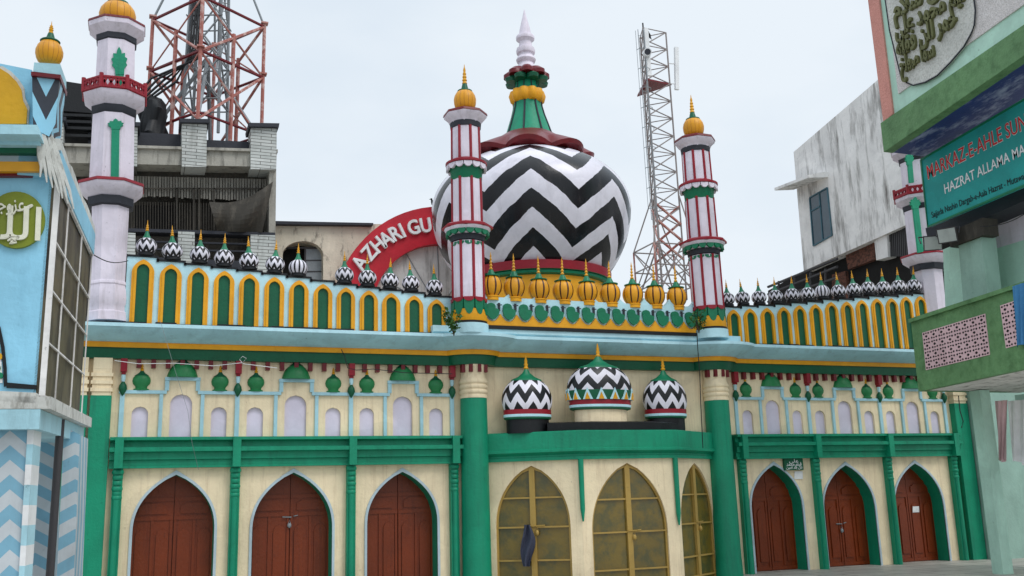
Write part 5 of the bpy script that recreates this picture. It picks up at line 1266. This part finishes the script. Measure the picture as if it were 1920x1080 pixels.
for z_, w_, hh, body in ((.66, .5, .26, '\uFEF0\uFEE0\uFECB'), (.38, .8, .26, '\uFEAA\uFEE4\uFEA4\uFEE3 \uFEE2\uFE8E\uFEF4\uFED7'), (.12, .86, .22, '\uFEE6\uFEF4\uFEE3\uFE8D \uFEAA\uFEE0\uFE91 \uFEE5\uFE8E\uFEE7')):
    vs, fs, gw = glyphs(body, .01); wd = (p1.x-p0.x); sx = wd*w_/gw; xx = (p0.x+p1.x)/2-wd*w_/2
    k.text(body, lambda x, y, d: Vector((xx+x*sx, -.1-d, p1.z+H_*z_+y*H_*hh/.62)), 1, .01, 0, .006)
k.build('script', 'white', sg2)
def paper(px, py, w_, h_, Y, label):
    p = at(px, py, Y=Y); k = MB(); k.extr([p+Vector((-w_/2, 0, -h_/2)), p+Vector((w_/2, 0, -h_/2)), p+Vector((w_/2, -.01, h_/2)), p+Vector((-w_/2+.02, -.01, h_/2))], (0, .006, 0)); tag(k.build('paper_notice', 'white', None, at0=p), label, 'paper')
paper(1497, 891, .3, .22, -.02, 'pale paper notice on the cream wall below the green plaque'); paper(1717, 955, .26, .18, .435, 'white paper notice stuck on the rightmost red door')
e = Vector(PP[1])-Vector(PP[0]); nrm = Vector((e.y, -e.x, 0)).normalized(); PPl = Plane((*PP[0], 0), nrm)
k = MB(); NX, NY = 10, 14
def cl(u, v):
    w_ = 5+8*min(1, v*2.6) - 7*max(0, v-.6)/.4; x = 988+(u-.5)*2*w_+3*math.sin(v*5)+5*max(0, v-.6); y = 984+v*78
    return PPl.on(x, y, .12+.06*math.sin(u*9+v*5)+.04*v)
for i in range(NX):
    for j in range(NY):
        f = [cl(i/NX, j/NY), cl(i/NX, (j+1)/NY), cl((i+1)/NX, (j+1)/NY), cl((i+1)/NX, j/NY)]; k.face(f); k.face([p-nrm*.05 for p in reversed(f)])
tag(k.build('cloth', 'cloth_blue', None, at0=PPl.on(990, 985)), 'dark blue cloth knotted on the bar of the left glazed porch door', 'cloth')
def wire(pts, label, r=.012, mat='black'):
    k = MB(); k.tube(pts, r, 4); tag(k.build('cable', mat, None, at0=pts[0]), label, 'cable')
wire([at(1306, 600, Y=-1.55), at(1308, 650, Y=-1.5), at(1312, 700, Y=-1.45), at(1314, 760, Y=-1.45), at(1318, 840, Y=-1.45)], 'thin black cable hanging past the right porch dome')
def sag(a, b_, s_, n=12): return [a.lerp(b_, i/n)-Vector((0, 0, s_*math.sin(PI*i/n))) for i in range(n+1)]
wire(sag(at(176, 478, Y=-1.5), at(240, 489, Y=-.75), .1), 'thin cable sagging from the blue building to the left parapet')
wire(sag(at(1838, 425, X=XS), at(1960, 370, X=XS), .2), 'thin cable drooping under the teal signboard')
wire([at(x, y, Y=-.42) for x, y in ((215, 676), (260, 682), (330, 681), (400, 686), (455, 680), (462, 672), (455, 668), (449, 674), (456, 682), (520, 690))], 'thin white cable looping along the green fascia over the first red door', .009, 'white')
wire([at(x, y, Y=-.5) for x, y in ((640, 655), (646, 668), (652, 690), (668, 694), (700, 692), (760, 699), (848, 701))], 'thin black cable drooping along the green fascia over the third red door')
wire([at(x, y, Y=-1.0) for x, y in ((300, 600), (312, 640), (330, 700), (352, 770), (360, 830))]+[at(372, 880, Y=-.5)], 'hair thin grey cable hanging down the left wing past the first red door', .005, 'steel')
wire([at(1797, 742, Y=-.6), at(1800, 770, Y=-.6), at(1806, 790, Y=-.6), at(1803, 802, Y=-.6)], 'short cable dangling at the right end of the mosque front', .015)
